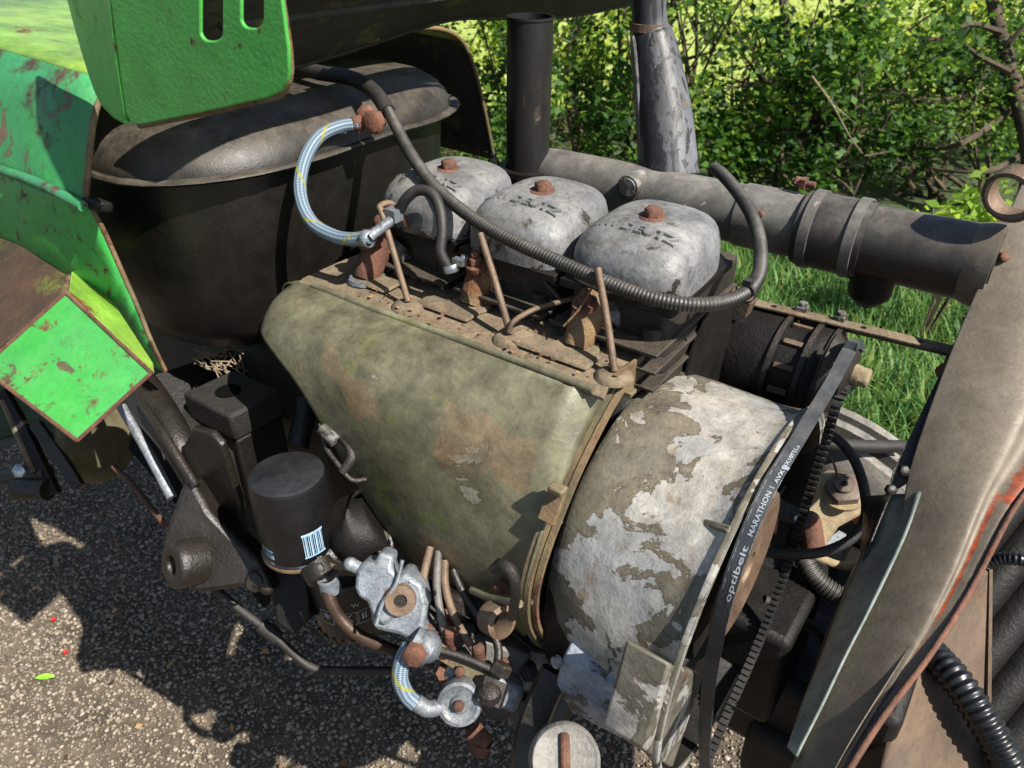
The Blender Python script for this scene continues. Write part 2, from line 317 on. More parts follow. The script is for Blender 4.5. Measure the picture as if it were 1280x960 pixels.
def obj(name, mb, m, parent=None, label=None, bevel=0, solid=0, ang=52, subd=0, kind=None, flat=False, offset=-1):
    vs = np.array(mb.v); 
    if parent is not None: org = ROOT[parent.name]
    else: lo, hi = vs.min(0), vs.max(0); org = np.array([(lo[0]+hi[0])/2, (lo[1]+hi[1])/2, lo[2]])
    me = bpy.data.meshes.new(name); me.from_pydata([tuple(p) for p in vs-org], [], mb.f)
    if mb.uv:
        ul = me.uv_layers.new(name='UVMap'); li = np.zeros(len(me.loops), int); me.loops.foreach_get('vertex_index', li)
        arr = np.array([mb.uv.get(i, (0, 0)) for i in range(len(vs))])[li]; ul.data.foreach_set('uv', arr.ravel())
    import bmesh
    if len(mb.f) < 40000:
        b = bmesh.new(); b.from_mesh(me); bmesh.ops.recalc_face_normals(b, faces=b.faces)
        b.to_mesh(me); b.free()
    me.materials.append(M[m] if isinstance(m, str) else m)
    if not flat:
        me.polygons.foreach_set('use_smooth', np.ones(len(me.polygons), bool)); me.set_sharp_from_angle(angle=math.radians(ang))
    o = bpy.data.objects.new(name, me); COL.objects.link(o)
    if parent is not None: o.parent = parent
    else: o.location = org
    ROOT[o.name] = org
    if solid: md = o.modifiers.new('solid', 'SOLIDIFY'); md.thickness = solid; md.offset = offset
    if bevel: md = o.modifiers.new('bevel', 'BEVEL'); md.width = bevel; md.segments = 2; md.limit_method = 'ANGLE'; md.angle_limit = math.radians(40)
    if subd: md = o.modifiers.new('sub', 'SUBSURF'); md.levels = subd; md.render_levels = subd
    if label: o['label'] = label
    if kind: o['kind'] = kind
    return o
def tag(o, label, cat, group=None, kind=None):
    if label: o['label'] = label
    if cat: o['category'] = cat
    if group: o['group'] = group
    if kind: o['kind'] = kind
    return o
def thing(name, loc, label, cat, group=None):
    o = bpy.data.objects.new(name, None); COL.objects.link(o); o.location = tuple(map(float, loc)); o.empty_display_size = .05
    ROOT[o.name] = np.array(loc, float); return tag(o, label, cat, group)
def dupe(src, delta, parent):
    c = src.copy(); COL.objects.link(c); c.parent = parent
    c.location = Vector(src.location)+Vector(tuple(delta)) ; ROOT[c.name] = ROOT[src.name]
    for ch in list(src.children):
        g = ch.copy(); COL.objects.link(g); g.parent = c; ROOT[g.name] = ROOT[ch.name]
    return c
def text2d(s, size, bold=False, ext=0):
    cu = bpy.data.curves.new('txt', 'FONT'); cu.body = s; cu.size = size; cu.resolution_u = 2
    if ext: cu.extrude = ext
    if bold: cu.offset = size*.015
    o = bpy.data.objects.new('txt', cu); COL.objects.link(o)
    dg = bpy.context.evaluated_depsgraph_get(); me = o.evaluated_get(dg).to_mesh()
    vs = [tuple(v.co) for v in me.vertices]; fs = [tuple(p.vertices) for p in me.polygons]
    o.evaluated_get(dg).to_mesh_clear(); bpy.data.objects.remove(o); bpy.data.curves.remove(cu)
    return np.array(vs), fs

# ================================================================== SETTING: ground
def plane(name, pts, m, z, n=1, **k):
    mb = MB(); mb.add([(x, y, z) for x, y in pts], [tuple(range(len(pts)))]); o = obj(name, mb, m, flat=True); o['kind'] = 'structure'; return o
plane('ground', [(-150, -150), (150, -150), (150, 150), (-150, 150)], 'soil', 0)
def fr(a, b):  # position from (sideways, forward) of the way the hedge runs
    p = _R*a+_Fh*b; return p[:2]
plane('grass_verge', [fr(x_, 2.0+.07*math.sin(x_*9)+.05*math.sin(x_*23)) for x_ in np.arange(-3, 5, .05)]+[fr(30, 6.2), fr(-30, 6.2)], 'verge', .006)
plane('meadow', [fr(-120, 6.2), fr(120, 6.2), fr(120, 140), fr(-120, 140)], 'meadow', .008)

# gravel stones: numpy soup
def soup(name, m, verts, faces, rand, kind='stuff', smooth=False, parent=None, nv=3):
    """verts (n,k,3), faces (f,nv) local, rand (n,)"""
    n, k, _ = verts.shape; F = faces.shape[0]
    me = bpy.data.meshes.new(name); me.vertices.add(n*k); me.vertices.foreach_set('co', verts.reshape(-1).astype(np.float32))
    idx = (faces[None]+np.arange(n)[:, None, None]*k).reshape(-1).astype(np.int32)
    me.loops.add(len(idx)); me.loops.foreach_set('vertex_index', idx); me.polygons.add(n*F)
    me.polygons.foreach_set('loop_start', np.arange(n*F, dtype=np.int32)*nv)
    at = me.attributes.new('leafrand', 'FLOAT', 'POINT'); at.data.foreach_set('value', np.repeat(rand, k).astype(np.float32))
    me.update(calc_edges=True); me.validate(); me.materials.append(M[m])
    if smooth: me.polygons.foreach_set('use_smooth', np.ones(n*F, bool))
    o = bpy.data.objects.new(name, me); COL.objects.link(o)
    if kind: o['kind'] = kind
    if parent is not None: o.parent = parent
    ROOT[o.name] = np.zeros(3)
    return o
ICO_V = []; g_ = (1+5**.5)/2
for a in (-1, 1):
    for b in (-g_, g_): ICO_V += [(0, a, b), (a, b, 0), (b, 0, a)]
ICO_V = np.array(ICO_V)/np.linalg.norm([1, g_])
def hull_faces(v):
    F = []; n = len(v)
    for i in range(n):
        for j in range(i+1, n):
            for k in range(j+1, n):
                nn = np.cross(v[j]-v[i], v[k]-v[i]); dd = (v-v[i])@nn
                if np.all(dd < 1e-6): F.append((i, j, k))
                elif np.all(dd > -1e-6): F.append((i, k, j))
    return np.array(F)
ICO_F = hull_faces(ICO_V)
def stones(n, xs, ys, smin, smax, name):
    x = rng.uniform(*xs, n); y = rng.uniform(*ys, n); s = smin+(smax-smin)*rng.random(n)**3
    v = ICO_V[None]*(1+rng.normal(0, .16, (n, 12, 1)))*np.stack([rng.uniform(.7, 1.3, n), rng.uniform(.7, 1.3, n), rng.uniform(.45, .9, n)], 1)[:, None]
    a = rng.uniform(0, 6.28, n); c, si = np.cos(a)[:, None], np.sin(a)[:, None]
    v = np.stack([v[..., 0]*c-v[..., 1]*si, v[..., 0]*si+v[..., 1]*c, v[..., 2]], 2)*s[:, None, None]
    v += np.stack([x, y, s*.35+rng.random(n)*.003], 1)[:, None]
    return soup(name, 'stone', v, ICO_F, rng.random(n))
g1 = stones(110000, (-2.4, .25), (-.15, 1.9), .0018, .0056, 'gravel'); tag(g1, 'loose grey and beige gravel covering the ground under the tractor', 'gravel')
# fallen leaves and petals on the gravel
def leafquad(c, L, wd, ang, tilt=.2, mname='leafy'):
    pass
GL = P(57, 848, z=.012)
mb = MB(); a = V(.75, .66, 0); b = V(-.66, .75, 0)
mb.grid([[GL+a*u*.022+b*w*.008*math.sin(math.pi*(u+1.02)/2.04)+Z*(.004*(1-u*u)+.003*abs(w)) for w in (-1, 0, 1)] for u in np.linspace(-1, 1, 7)])
lf = bpy.data.materials.new('fresh_leaf'); lf.use_nodes = True; lf.node_tree.nodes['Principled BSDF'].inputs[0].default_value = rgb('7ec832'); 
tag(obj('fallen_leaf', mb, lf), 'small bright green leaf lying on the gravel at lower left', 'leaf')
for i, (px, py, lb) in enumerate([(68, 775, 'upper red petal on the gravel above the fallen green leaf'), (83, 816, 'lower red petal on the gravel right of the fallen green leaf')]):
    c = P(px, py, z=.012); mb = MB(); mb.grid([[c+X*u*.006+Y*w*.005+Z*(.003*u*u) for w in (-1, 0, 1)] for u in (-1, 0, 1)])
    m_ = M['red']; tag(obj('petal', mb, m_), lb, 'petal', 'red petals on the gravel')

# ================================================================== vegetation
LEAF_V = np.array([(0, 0, 0), (.32, .42, .06), (0, 1, 0), (-.32, .42, .06)])
LEAF_F = np.array([(0, 1, 2, 3)])
def leaves(n, cen, spread, size, name, m, parent=None, clump=None, kind=None):
    """n leaves around clump centres"""
    ci = rng.integers(0, len(cen), n); p = cen[ci]+rng.normal(0, 1, (n, 3))*spread
    # random orthonormal frames, biased to face up
    nn = rng.normal(0, 1, (n, 3)); nn[:, 2] = np.abs(nn[:, 2])+.5; nn /= np.linalg.norm(nn, axis=1)[:, None]
    u = np.cross(nn, rng.normal(0, 1, (n, 3))); u /= np.linalg.norm(u, axis=1)[:, None]; w = np.cross(nn, u)
    s = size*rng.uniform(.6, 1.35, n)
    v = p[:, None]+s[:, None, None]*(LEAF_V[None, :, 0, None]*w[:, None]+LEAF_V[None, :, 1, None]*u[:, None]+LEAF_V[None, :, 2, None]*nn[:, None])
    v[..., 2] = np.maximum(v[..., 2], .01)
    r = np.clip(.5*rng.random(len(cen))[ci]+.5*rng.random(n), 0, 1)
    if parent is not None: v = v-ROOT[parent.name]
    return soup(name, m, v, LEAF_F, r, kind=kind, nv=4, parent=parent)
def bush(a, b, rad, h, n, label, size=.032, m='leaf', z0=0.0, ncl=70, stems=5):
    c = np.r_[fr(a, b), 0.0]
    t = thing('hedge_shrub', c, label, 'shrub', 'shrubs of the hedge behind the tractor')
    cen = []
    for i in range(ncl):
        q = rng.normal(0, 1, 3); q /= np.linalg.norm(q); rr = rng.random()**.45
        cen.append(c+np.array([q[0]*rad, q[1]*rad*.8, 0])*rr+Z*(z0+(h-z0)*(.5+.5*q[2]*rr)))
    cen = np.array(cen)
    mb = MB()
    for i in range(stems):
        e = cen[rng.integers(len(cen))]; b0 = c+np.array([rng.normal()*.12, rng.normal()*.12, 0]); mid = (b0+e)/2+rng.normal(0, .1, 3)
        mb.tube([b0, b0*.6+mid*.4+rng.normal(0, .03, 3), mid, e], [.02, .012, .004], 6, smooth=3)
        for k in range(4):
            e2 = cen[rng.integers(len(cen))]; mb.tube([mid, (mid+e2)/2+rng.normal(0, .07, 3), e2], [.008, .003], 5, smooth=3)
    obj('stem', mb, 'bark', t)
    leaves(n, cen, rad*.1, size*random.choice([1.15, 1.35, 1.5]), 'foliage', m, t, kind='stuff')
    return t
HB = [(-1.2, 4.3, .75, 1.9, 'tall hedge shrub seen left of the black upright exhaust'),
      (-.15, 3.9, .6, 1.5, 'dense green shrub seen between the two upright pipes'),
      (.75, 4.1, .65, 1.5, 'dark green shrub just right of the leaning streaked pipe'),
      (1.55, 4.0, .6, 1.25, 'low twiggy shrub behind the intake pipe coupling'),
      (2.4, 4.3, .75, 1.2, 'shrub with bare branches behind the right end of the intake pipe'),
      (3.4, 4.8, .8, 1.6, 'shrub at the far right edge behind the rusty front sheet'),
      (.3, 5.3, .9, 1.9, 'taller shrub in the second row behind the leaning pipe'),
      (1.8, 5.3, .9, 1.35, 'second row shrub lit from behind in the middle of the hedge'),
      (3.2, 6.0, .9, 1.2, 'second row shrub lit from behind at right'),
      (-1.4, 5.6, 1.0, 2.2, 'second row shrub glowing behind the black exhaust')]
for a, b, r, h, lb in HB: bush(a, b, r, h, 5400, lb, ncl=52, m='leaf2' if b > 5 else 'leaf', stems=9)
# a young leafy plant by the front
c = P(1190, 300, d=2.6); c[2] = 0
t = thing('young_plant', c, 'young plant with bright yellow green leaves beside the curled rusty tube', 'plant')
cen = np.array([P(px, py, d=2.6) for px, py in [(1200, 265), (1180, 280), (1215, 250), (1230, 285), (1195, 300), (1170, 300), (1235, 262)]])
mb = MB()
for q in cen: mb.tube([c, (c+q)/2+V(.02, .03, .05), q], .004, 5, smooth=3)
obj('stem', mb, 'bark', t); leaves(240, cen, .04, .048, 'foliage', 'leafy', t, kind='stuff')
# bare crooked trunks and twigs
def tree(pts, d, r, label, br=()):
    base = P(*pts[0], d=d); q = [P(px, py, d=d+.1*i) for i, (px, py) in enumerate(pts)]
    g0 = q[0].copy(); g0[2] = 0
    t = thing('crooked_tree', g0, label, 'tree', 'crooked bare trunks in the hedge')
    mb = MB(); mb.tube([g0]+q, [r*1.3, r, r*.7], 8, smooth=4); obj('trunk', mb, 'bark', t)
    for b in br:
        mb = MB(); mb.tube([P(px, py, d=d+random.uniform(-.1, .3)) for px, py in b], [r*.45, r*.12], 6, smooth=4); obj('branch', mb, 'bark', t)
tree([(1040, 260), (1050, 190), (1062, 110), (1075, 20), (1080, -60)], 4.1, .045, 'dark crooked trunk standing in the middle of the hedge', [[(1055, 150), (1000, 100), (960, 40)], [(1060, 120), (1110, 60), (1160, 20)], [(1050, 190), (1110, 150), (1160, 130), (1230, 150)]])
tree([(1290, 220), (1275, 130), (1255, 60), (1235, -20)], 3.7, .04, 'leaning trunk at the right edge of the photo with many bare twigs',
     [[(1280, 150), (1220, 120), (1170, 125), (1090, 110)], [(1275, 130), (1200, 180), (1140, 185), (1080, 195)], [(1262, 90), (1210, 60), (1180, 10)], [(1285, 190), (1230, 215), (1160, 210)], [(1255, 60), (1290, 20)], [(1250, 40), (1210, 30), (1170, 50), (1130, 40)]])
tree([(955, 180), (965, 120), (985, 60), (975, -20)], 4.6, .035, 'thin brown trunk just right of the leaning streaked pipe', [[(965, 120), (930, 70), (900, 40)], [(975, 90), (1020, 70)]])
tree([(725, 190), (712, 120), (716, 60), (730, -30)], 4.4, .04, 'dark thin trunk seen just right of the black exhaust', [[(715, 100), (760, 130), (800, 120)]])
mb = MB(); mb.tube([P(1015, 95, d=3.3), P(1040, 130, d=3.3), P(1062, 170, d=3.3), P(1078, 192, d=3.35)], [.005, .003], 5); mb.tube([P(1040, 130, d=3.3), P(1070, 155, d=3.4)], [.003, .0015], 5)
g_t = P(1078, 192, d=3.35); tag(obj('dry_twig', mb, 'twig'), 'pale dry twig hanging in front of the dark hedge leaves', 'twig')
# grass tuft blades
def grass(n, cen, spread, hh, name, label):
    ci = rng.integers(0, len(cen), n); b = cen[ci]+rng.normal(0, spread, (n, 3))*[1, 1, 0]; b[:, 2] = 0.005
    a = rng.uniform(0, 6.28, n); lean = rng.uniform(.15, 1.0, n); h = hh*rng.uniform(.5, 1.2, n); d = np.stack([np.cos(a), np.sin(a), 0*a], 1); s = np.stack([-np.sin(a), np.cos(a), 0*a], 1)
    w = rng.uniform(.0025, .005, n); V_ = []
    for k, (t, wf) in enumerate([(0, 1), (.4, .9), (.75, .6), (1, .08)]):
        p = b+Z*(h*(t-.45*lean*t*t))[:, None]+d*(h*lean*.8*t*t)[:, None]
        V_ += [p-s*(w*wf)[:, None], p+s*(w*wf)[:, None]]
    v = np.stack(V_, 1); f = np.array([(0, 1, 3, 2), (2, 3, 5, 4), (4, 5, 7, 6)])
    o = soup(name, 'grassm', v, f, rng.random(n), nv=4); return tag(o, label, 'grass')
cen = np.array([np.r_[fr(rng.uniform(.1, 2.3), rng.uniform(1.85, 3.5)), 0] for _ in range(560)])
grass(20000, cen, .045, .2, 'long_grass', 'long green grass growing between the tractor and the hedge')

# ================================================================== ENGINE
ENG = thing('engine', (-.42, .69, .5), 'old three cylinder air cooled engine with dusty olive shroud and flaking grey fan housing', 'engine')
# shroud
def xp(px, py, x): return P(px, py, x=x)
KF = np.array([(.527, 1.081), (.510, 1.064), (.484, 1.030), (.461, .985), (.446, .93), (.4395, .87), (.445, .82), (.462, .775), (.49, .74)])
KR = np.array([(.527, 1.083), (.497, 1.080), (.466, 1.068), (.446, 1.038), (.438, .99), (.436, .94), (.436, .89), (.440, .84), (.450, .79)])
def zb_(x): return float(np.interp(-x, [.30, .36, .445, .49, .553, .60, .64, .70], [.79, .825, .81, .854, .94, .998, 1.03, 1.045]))
rows = []
for x, dy, dz in [(-.293, 0, 0), (-.31, 0, 0), (-.33, 0, 0), (-.36, 0, 0), (-.40, 0, 0), (-.445, 0, 0), (-.49, 0, 0), (-.53, 0, 0), (-.57, 0, 0), (-.61, 0, 0), (-.65, .001, 0), (-.68, .006, -.001), (-.702, .017, -.004), (-.718, .036, -.009), (-.727, .062, -.018), (-.728, .09, -.03)]:
    t = min(1, max(0, (-x-.30)/.22)); K_ = cr(KF*(1-t)+KR*t, 8)
    kk = np.array([p for p in K_ if p[1] >= zb_(x)]); n = len(kk); tt = np.linspace(0, n-1, 15)
    sag = -.003*math.sin((x+.3)*22)
    rows.append([V(x-(.006 if dy > .01 else 0)*max(0, 1-q/(n-1)*3)*(dy/.085), np.interp(q, np.arange(n), kk[:, 0])+dy*(.0+1.0*min(1, q/(n-1)*3))+sag*math.sin(math.pi*q/(n-1)), np.interp(q, np.arange(n), kk[:, 1])+dz) for q in tt])
sq = cr(np.array([P(*q, x=-.2895) for q in [(762, 482), (742, 520), (712, 580), (690, 632), (668, 690), (655, 740), (655, 778)]]), 8)
tt = np.linspace(0, len(sq)-1, 15); rows.insert(0, [V(-.2895, np.interp(q, range(len(sq)), sq[:, 1])+.003, np.interp(q, range(len(sq)), sq[:, 2])) for q in tt])
del rows[1]
mb = MB(); G = cr2(rows, 4, 3); mb.grid(G); SH = obj('air_shroud', mb, 'shroud', ENG, solid=.003, label='dusty olive green sheet metal cooling shroud with moss and scratches', offset=0)
# deck plate with raised lip
deck = [P(368, 362, z=1.08), P(378, 347, z=1.08), P(420, 328, z=1.08), P(482, 303, z=1.08), P(600, 322, z=1.08), P(850, 410, z=1.08), P(766, 470, z=1.08), P(755, 497, z=1.08), P(690, 473, z=1.08), P(610, 444, z=1.08), P(530, 415, z=1.08), P(450, 386, z=1.08), P(378, 359, z=1.08)]
mb = MB(); mb.prism([p-Z*.004 for p in deck], Z*.003); obj('deck_plate', mb, 'deck', ENG, label='dusty flat top plate carrying the three injectors')
for (a, b) in [((392, 357), (470, 388)), ((470, 388), (560, 420)), ((560, 420), (742, 487))]:
    mb = MB(); A = P(*a, z=1.084); B_ = P(*b, z=1.084); mb.tube([A, (A+B_)/2, B_], .0045, 8, smooth=3); obj('folded_bead', mb, 'shroud', ENG)
# raised pads between injectors
for (p, w, l) in [((470, 352), .06, .032), ((560, 385), .075, .026), ((690, 436), .10, .03)]:
    c = P(*p, z=1.083); mb = MB(); mb.box(c, (w, l, .005)); obj('raised_pad', mb, 'deck', ENG, bevel=.003)
# end sheet of the shroud, hanging from deck front edge
mb = MB(); mb.prism([P(845, 412, x=-.283), P(770, 470, x=-.283), P(800, 492, x=-.283), P(838, 480, x=-.283), P(850, 505, x=-.283), P(880, 440, x=-.283)], -X*.003); obj('end_sheet', mb, 'ring', ENG)
mb = MB(); mb.prism([P(885, 385, x=-.262), P(915, 378, x=-.262), P(890, 560, x=-.262), P(846, 515, x=-.262), P(862, 440, x=-.262)], X*.003); obj('side_bracket', mb, 'black', ENG)
# seam band (strap) round the shroud and fan housing
def band(name, pts, w, th, m, parent, ax=X, lb=None, sm=6):
    pts = cr(np.array(pts), sm); G = []
    T = np.gradient(pts, axis=0)
    mbb = MB(); rowsb = []
    for p, t in zip(pts, T):
        n = nrm(np.cross(ax, t)); rowsb.append([p-ax*w/2, p+ax*w/2, p+ax*w/2+n*th, p-ax*w/2+n*th])
    mbb.grid(rowsb, close=True); k = len(rowsb)
    mbb.f += [(0, 1, 2, 3), (4*k-4, 4*k-3, 4*k-2, 4*k-1)]
    return obj(name, mbb, m, parent, label=lb, ang=50)
cy, cz = .62, .868
seam = [(858, 402), (810, 437), (768, 475), (742, 520), (712, 580), (690, 632), (668, 690), (655, 740), (656, 780), (672, 808)]
band('seam_strap', [P(*q, x=-.291) for q in seam], .011, .007, 'ring', ENG, lb='rusty olive clamping strap between shroud and fan housing')
band('seam_strap', [P(q[0]+14, q[1]+2, x=-.281) for q in seam[2:]], .006, .004, 'ring', ENG)
# clip on the strap
mb = MB(); A = P(702, 612, x=-.285); B_ = P(687, 652, x=-.285); mb.box((A+B_)/2+V(0, -.006, .004), (.018, .006, np.linalg.norm(A-B_)), (X, nrm(np.cross(nrm(B_-A), X)), nrm(B_-A))); obj('strap_clip', mb, 'ring', ENG, bevel=.001)
mb = MB(); c = P(697, 612, x=-.28); mb.box(c, (.016, .012, .008)); obj('strap_clip', mb, 'ring', ENG, bevel=.002)
mb = MB(); mb.box(P(776, 486, x=-.288), (.03, .012, .005)); obj('strap_clip', mb, 'ring', ENG, bevel=.001)
# bracket loop below the shroud (curled steel lug)
mb = MB(); mb.tube([P(618, 712, y=.40), P(628, 705, y=.392), P(640, 715, y=.39), P(645, 740, y=.39), P(640, 770, y=.395)], .0045, 8, prof=lambda q: 1.3 if abs(math.cos(q)) > .6 else .8); 
obj('steel_lug', mb, 'dark', ENG)
mb = MB(); mb.lathe([(.012, 0), (.017, .002), (.017, .022), (.012, .024), (.010, .012), (.012, 0)], P(612, 770, y=.41), nrm(V(.8, -.2, .35)), 20); obj('steel_clip_ring', mb, 'rustbrown', ENG)
mb = MB(); mb.tube([P(590, 738, y=.43), P(615, 748, y=.42), P(650, 755, y=.41)], .004, 8); obj('shroud_edge', mb, 'shroud', ENG)
# fan housing
def arc_rows(x, r, a0, a1, n, cy=cy, cz=cz): return [V(x, cy+r*math.cos(a), cz+r*math.sin(a)) for a in np.linspace(a0, a1, n)]
FY, FZ, FR = .60, .85, .200
prof = [(-.284, .171), (-.278, .176), (-.270, .178), (-.262, .181), (-.24, .185), (-.21, .189), (-.18, .193), (-.155, .197), (-.14, .202), (-.132, .209), (-.128, .211), (-.127, .208), (-.129, .2)]
def fc(x): t = (x+.29)/.16; return (.62-.012*t, .868-.022*t)
rowsF = []
for x, r in prof:
    y0, z0 = fc(x); row = []
    for a in np.linspace(0, 2*math.pi, 97)[:-1]:
        rr = r*(1+.0015*math.sin(5*a+1))
        row.append(V(x, y0+rr*math.cos(a), z0+rr*math.sin(a)))
    rowsF.append(row)
mb = MB(); mb.grid(rowsF, close=True); FH = obj('fan_housing', mb, 'fan', ENG, label='cylindrical grey fan housing with flaking paint showing pale metal', ang=45)
mb = MB(); mb.lathe([(.2, .0), (.192, -.011), (.182, -.071), (.17, -.151)], V(-.129, fc(-.129)[0], fc(-.129)[1]), X, 64); obj('fan_duct', mb, 'black', ENG)
mb = MB(); mb.lathe([(.2085, -.005), (.2105, -.004), (.2112, 0), (.2105, .0015), (.206, .002), (.203, .001)], V(-.129, fc(-.129)[0], fc(-.129)[1]), X, 96); obj('front_rim', mb, 'fan2', ENG)
# cast ribs on the housing
for a, x0, hgt in [(2.16, -.165, .008), (2.62, -.165, .004)]:
    y0, z0 = fc(-.16); d = V(0, math.cos(a), math.sin(a)); tn = V(0, -math.sin(a), math.cos(a)); c0 = V(0, y0, z0)
    mb = MB(); q = [c0+d*.188+X*x0, c0+d*.193+X*-.133, c0+d*(.203+hgt)+X*-.131, c0+d*(.192)+X*x0]
    mb.prism([p-tn*.0035 for p in q], tn*.007); obj('cast_rib', mb, 'fan', FH if False else ENG, bevel=.002)
y0, z0 = fc(-.13)
# bottom foot of the housing
mb = MB(); mb.prism([P(q[0], q[1], x=-.1325) for q in [(838, 830), (822, 885), (806, 938), (840, 962), (868, 880), (872, 840)]], -X*.042); obj('housing_foot', mb, 'fan2', ENG, bevel=.003)
LY = .415
mb = MB(); mb.prism([P(702, 824, y=LY), P(774, 862, y=LY), P(768, 892, y=LY), P(694, 853, y=LY)], V(-.0, .03, .02)); 
mb.prism([P(694, 853, y=LY), P(768, 892, y=LY), P(778, 925, y=LY+.003), P(712, 890, y=LY+.003)], V(0, .04, .0)); obj('cast_lug', mb, 'lug', ENG, bevel=.003)
mb = MB(); mb.disc(P(699, 826, y=LY), V(-.3, -1, .2), .006, .006, 12); obj('lug_bolt', mb, 'alu', ENG)
# dark fan inside: hub and blades
FAN = MB(); cF = V(-.17, y0, z0); FAN.disc(cF-X*.03, X, .09, .05, 24)
obj('fan_hub', FAN, 'black', ENG)
for k in range(14):
    a = 2*math.pi*k/14; d = V(0, math.cos(a), math.sin(a)); tn = V(0, -math.sin(a), math.cos(a)); u_ = nrm(X*.7+tn*.7)
    mb = MB(); mb.prism([cF+d*.085-u_*.02, cF+d*.085+u_*.02, cF+d*.175+u_*.022, cF+d*.175-u_*.022], np.cross(d, u_)*.003); obj('fan_blade', mb, 'black', ENG)
# rust-edged pulley
PUL = MB(); pc = V(-.122, .551, .936)
PUL.lathe([(.001, -.003), (.014, -.003), (.016, 0), (.055, -.005), (.070, 0), (.077, -.001), (.077, -.005), (.03, -.008), (.001, -.008)], pc, X, 56)
obj('idler_pulley', PUL, 'rustbrown', ENG)
# crankcase and cylinder heads
mb = MB(); mb.box(V(-.50, .76, .80), (.48, .26, .46)); obj('crankcase', mb, 'head', ENG, bevel=.02)
for i in range(3):
    cx = -.594+.135*i
    mb = MB(); mb.box(V(cx, .72, 1.07), (.114, .18, .12)); hd = obj('cylinder_head', mb, 'head', ENG, bevel=.008)
    for k in range(4):
        mb = MB(); mb.box(V(cx, .70, 1.035+.02*k), (.124, .2, .004)); obj('cooling_fin', mb, 'head', hd, bevel=.001)
    mb = MB(); mb.box(V(cx, .692, 1.134), (.129, .148, .009)); obj('gasket', mb, 'black', hd, bevel=.001)
    for sx in (-.045, .04):
        mb = MB(); mb.tube([V(cx+sx, .628, 1.07), V(cx+sx, .632, 1.108)], .011, 12); obj('head_boss', mb, 'head', hd)
    mb = MB(); mb.hexb(V(cx-.02, .612, 1.082), Z, .012, .008); obj('hex_bolt', mb, 'rust', ENG)

# rocker covers
def hcov(u, v): # dome height over the gasket at normalised coordinates
    return .078-.022*(abs(u)**3.2+abs(v)**3.2)-.004*(u*u+v*v)
def cover(i):
    cx, cyv, zb = -.594+.135*i, .690, 1.139
    sx, sy = .0645, .0735; levels = [(0, 1.0), (.010, 1.0), (.020, .992), (.030, .97), (.038, .935), (.0445, .885), (.0495, .82), (.053, .74), (.0555, .65), (.0572, .54), (.0582, .42), (.0588, .3), (.059, .24), (.0575, .16), (.057, .10), (.057, .001)]
    rowsC = []
    for h, k in levels:
        row = []; e = 3.8-1.3*(1-k)
        for a in np.linspace(0, 2*math.pi, 65)[:-1]:
            c_, s_ = math.cos(a), math.sin(a); rr = (abs(c_)**e+abs(s_)**e)**(-1/e)
            tilt = .004*s_*k if h > .03 else 0
            row.append(V(cx+sx*k*rr*c_*(1-.05*s_), cyv+sy*k*rr*s_, zb+h+tilt))
        rowsC.append(row)
    mb = MB(); mb.grid(rowsC, close=True)
    lbl = ['rearmost silver rocker cover next to the tank, paint worn to black on its side', 'middle silver rocker cover with raised lettering', 'front silver rocker cover with raised lettering, largest in view'][i]
    o = obj('rocker_cover', mb, 'cover', ENG, label=lbl, ang=60)
    mb = MB(); mb.lathe([(.016, -.001), (.014, .0015), (.009, .002), (.001, .002)], V(cx, cyv, zb+.057), Z, 20); obj('washer', mb, 'rust', o)
    mb = MB(); mb.hexb(V(cx, cyv, zb+.058), Z, .0165, .010); obj('hex_bolt', mb, 'rust', o)
    # raised lettering
    vs, fs = text2d('DEUTZ', .0200, bold=True, ext=.0026)
    mb = MB(); w = vs[:, 0].max()
    def top(x, y):
        dxx, dyy = (x-cx)/sx, (y-cyv)/sy; an = math.atan2(dyy, dxx); sn = math.sin(an); prev = None
        for h, k in levels[1:-2]:
            e = 3.8-1.3*(1-k); c_, s_ = math.cos(an), math.sin(an); rr = (abs(c_)**e+abs(s_)**e)**(-1/e)
            rad = k*rr*math.hypot(c_*(1-.05*s_), s_); hh = h+(.004*s_*k if h > .03 else 0)
            if prev and rad <= math.hypot(dxx, dyy): t_ = (prev[0]-math.hypot(dxx, dyy))/(prev[0]-rad); return zb+prev[1]+(hh-prev[1])*t_
            prev = (rad, hh)
        return zb+prev[1]
    x0, y0_ = cx-.014, cyv-.042
    sl_ = 1.35
    pts = [(x0+p[0]*.92, y0_+p[1]*.8-p[0]*.02, p[2]) for p in vs]
    mb.add([(x, y, top(x, y)+p+.0006) for x, y, p in pts], fs)
    lg = [[(0, 0), (.012, .004), (.013, .0015), (.002, -.002)]]
    strokes = [((-.043, .0), (-.029, .007)), ((-.043, .0), (-.037, .0005)), ((-.029, .007), (-.029, .0)), ((-.029, .0), (-.0245, .0065)), ((-.0245, .0065), (-.0235, .0)), ((-.031, .003), (-.034, .0))]
    for (ax_, ay), (bx_, by) in strokes:
        d = nrm(V(bx_-ax_, by-ay, 0)); n = V(-d[1], d[0], 0)*.0008; q = []
        for s_, e_ in ((ax_, ay), (bx_, by)):
            pass
        A = V(cx+ax_*1.35+.008, y0_+ay*1.6+.002, 0); B_ = V(cx+bx_*1.35+.008, y0_+by*1.6+.002, 0)
        for p in (A-n, A+n, B_+n, B_-n): q.append(V(p[0], p[1], top(p[0], p[1])+.0020))
        mb.prism(q, -Z*.003)
    obj('lettering', mb, 'letter', o, flat=True)
for i in range(3): cover(i)

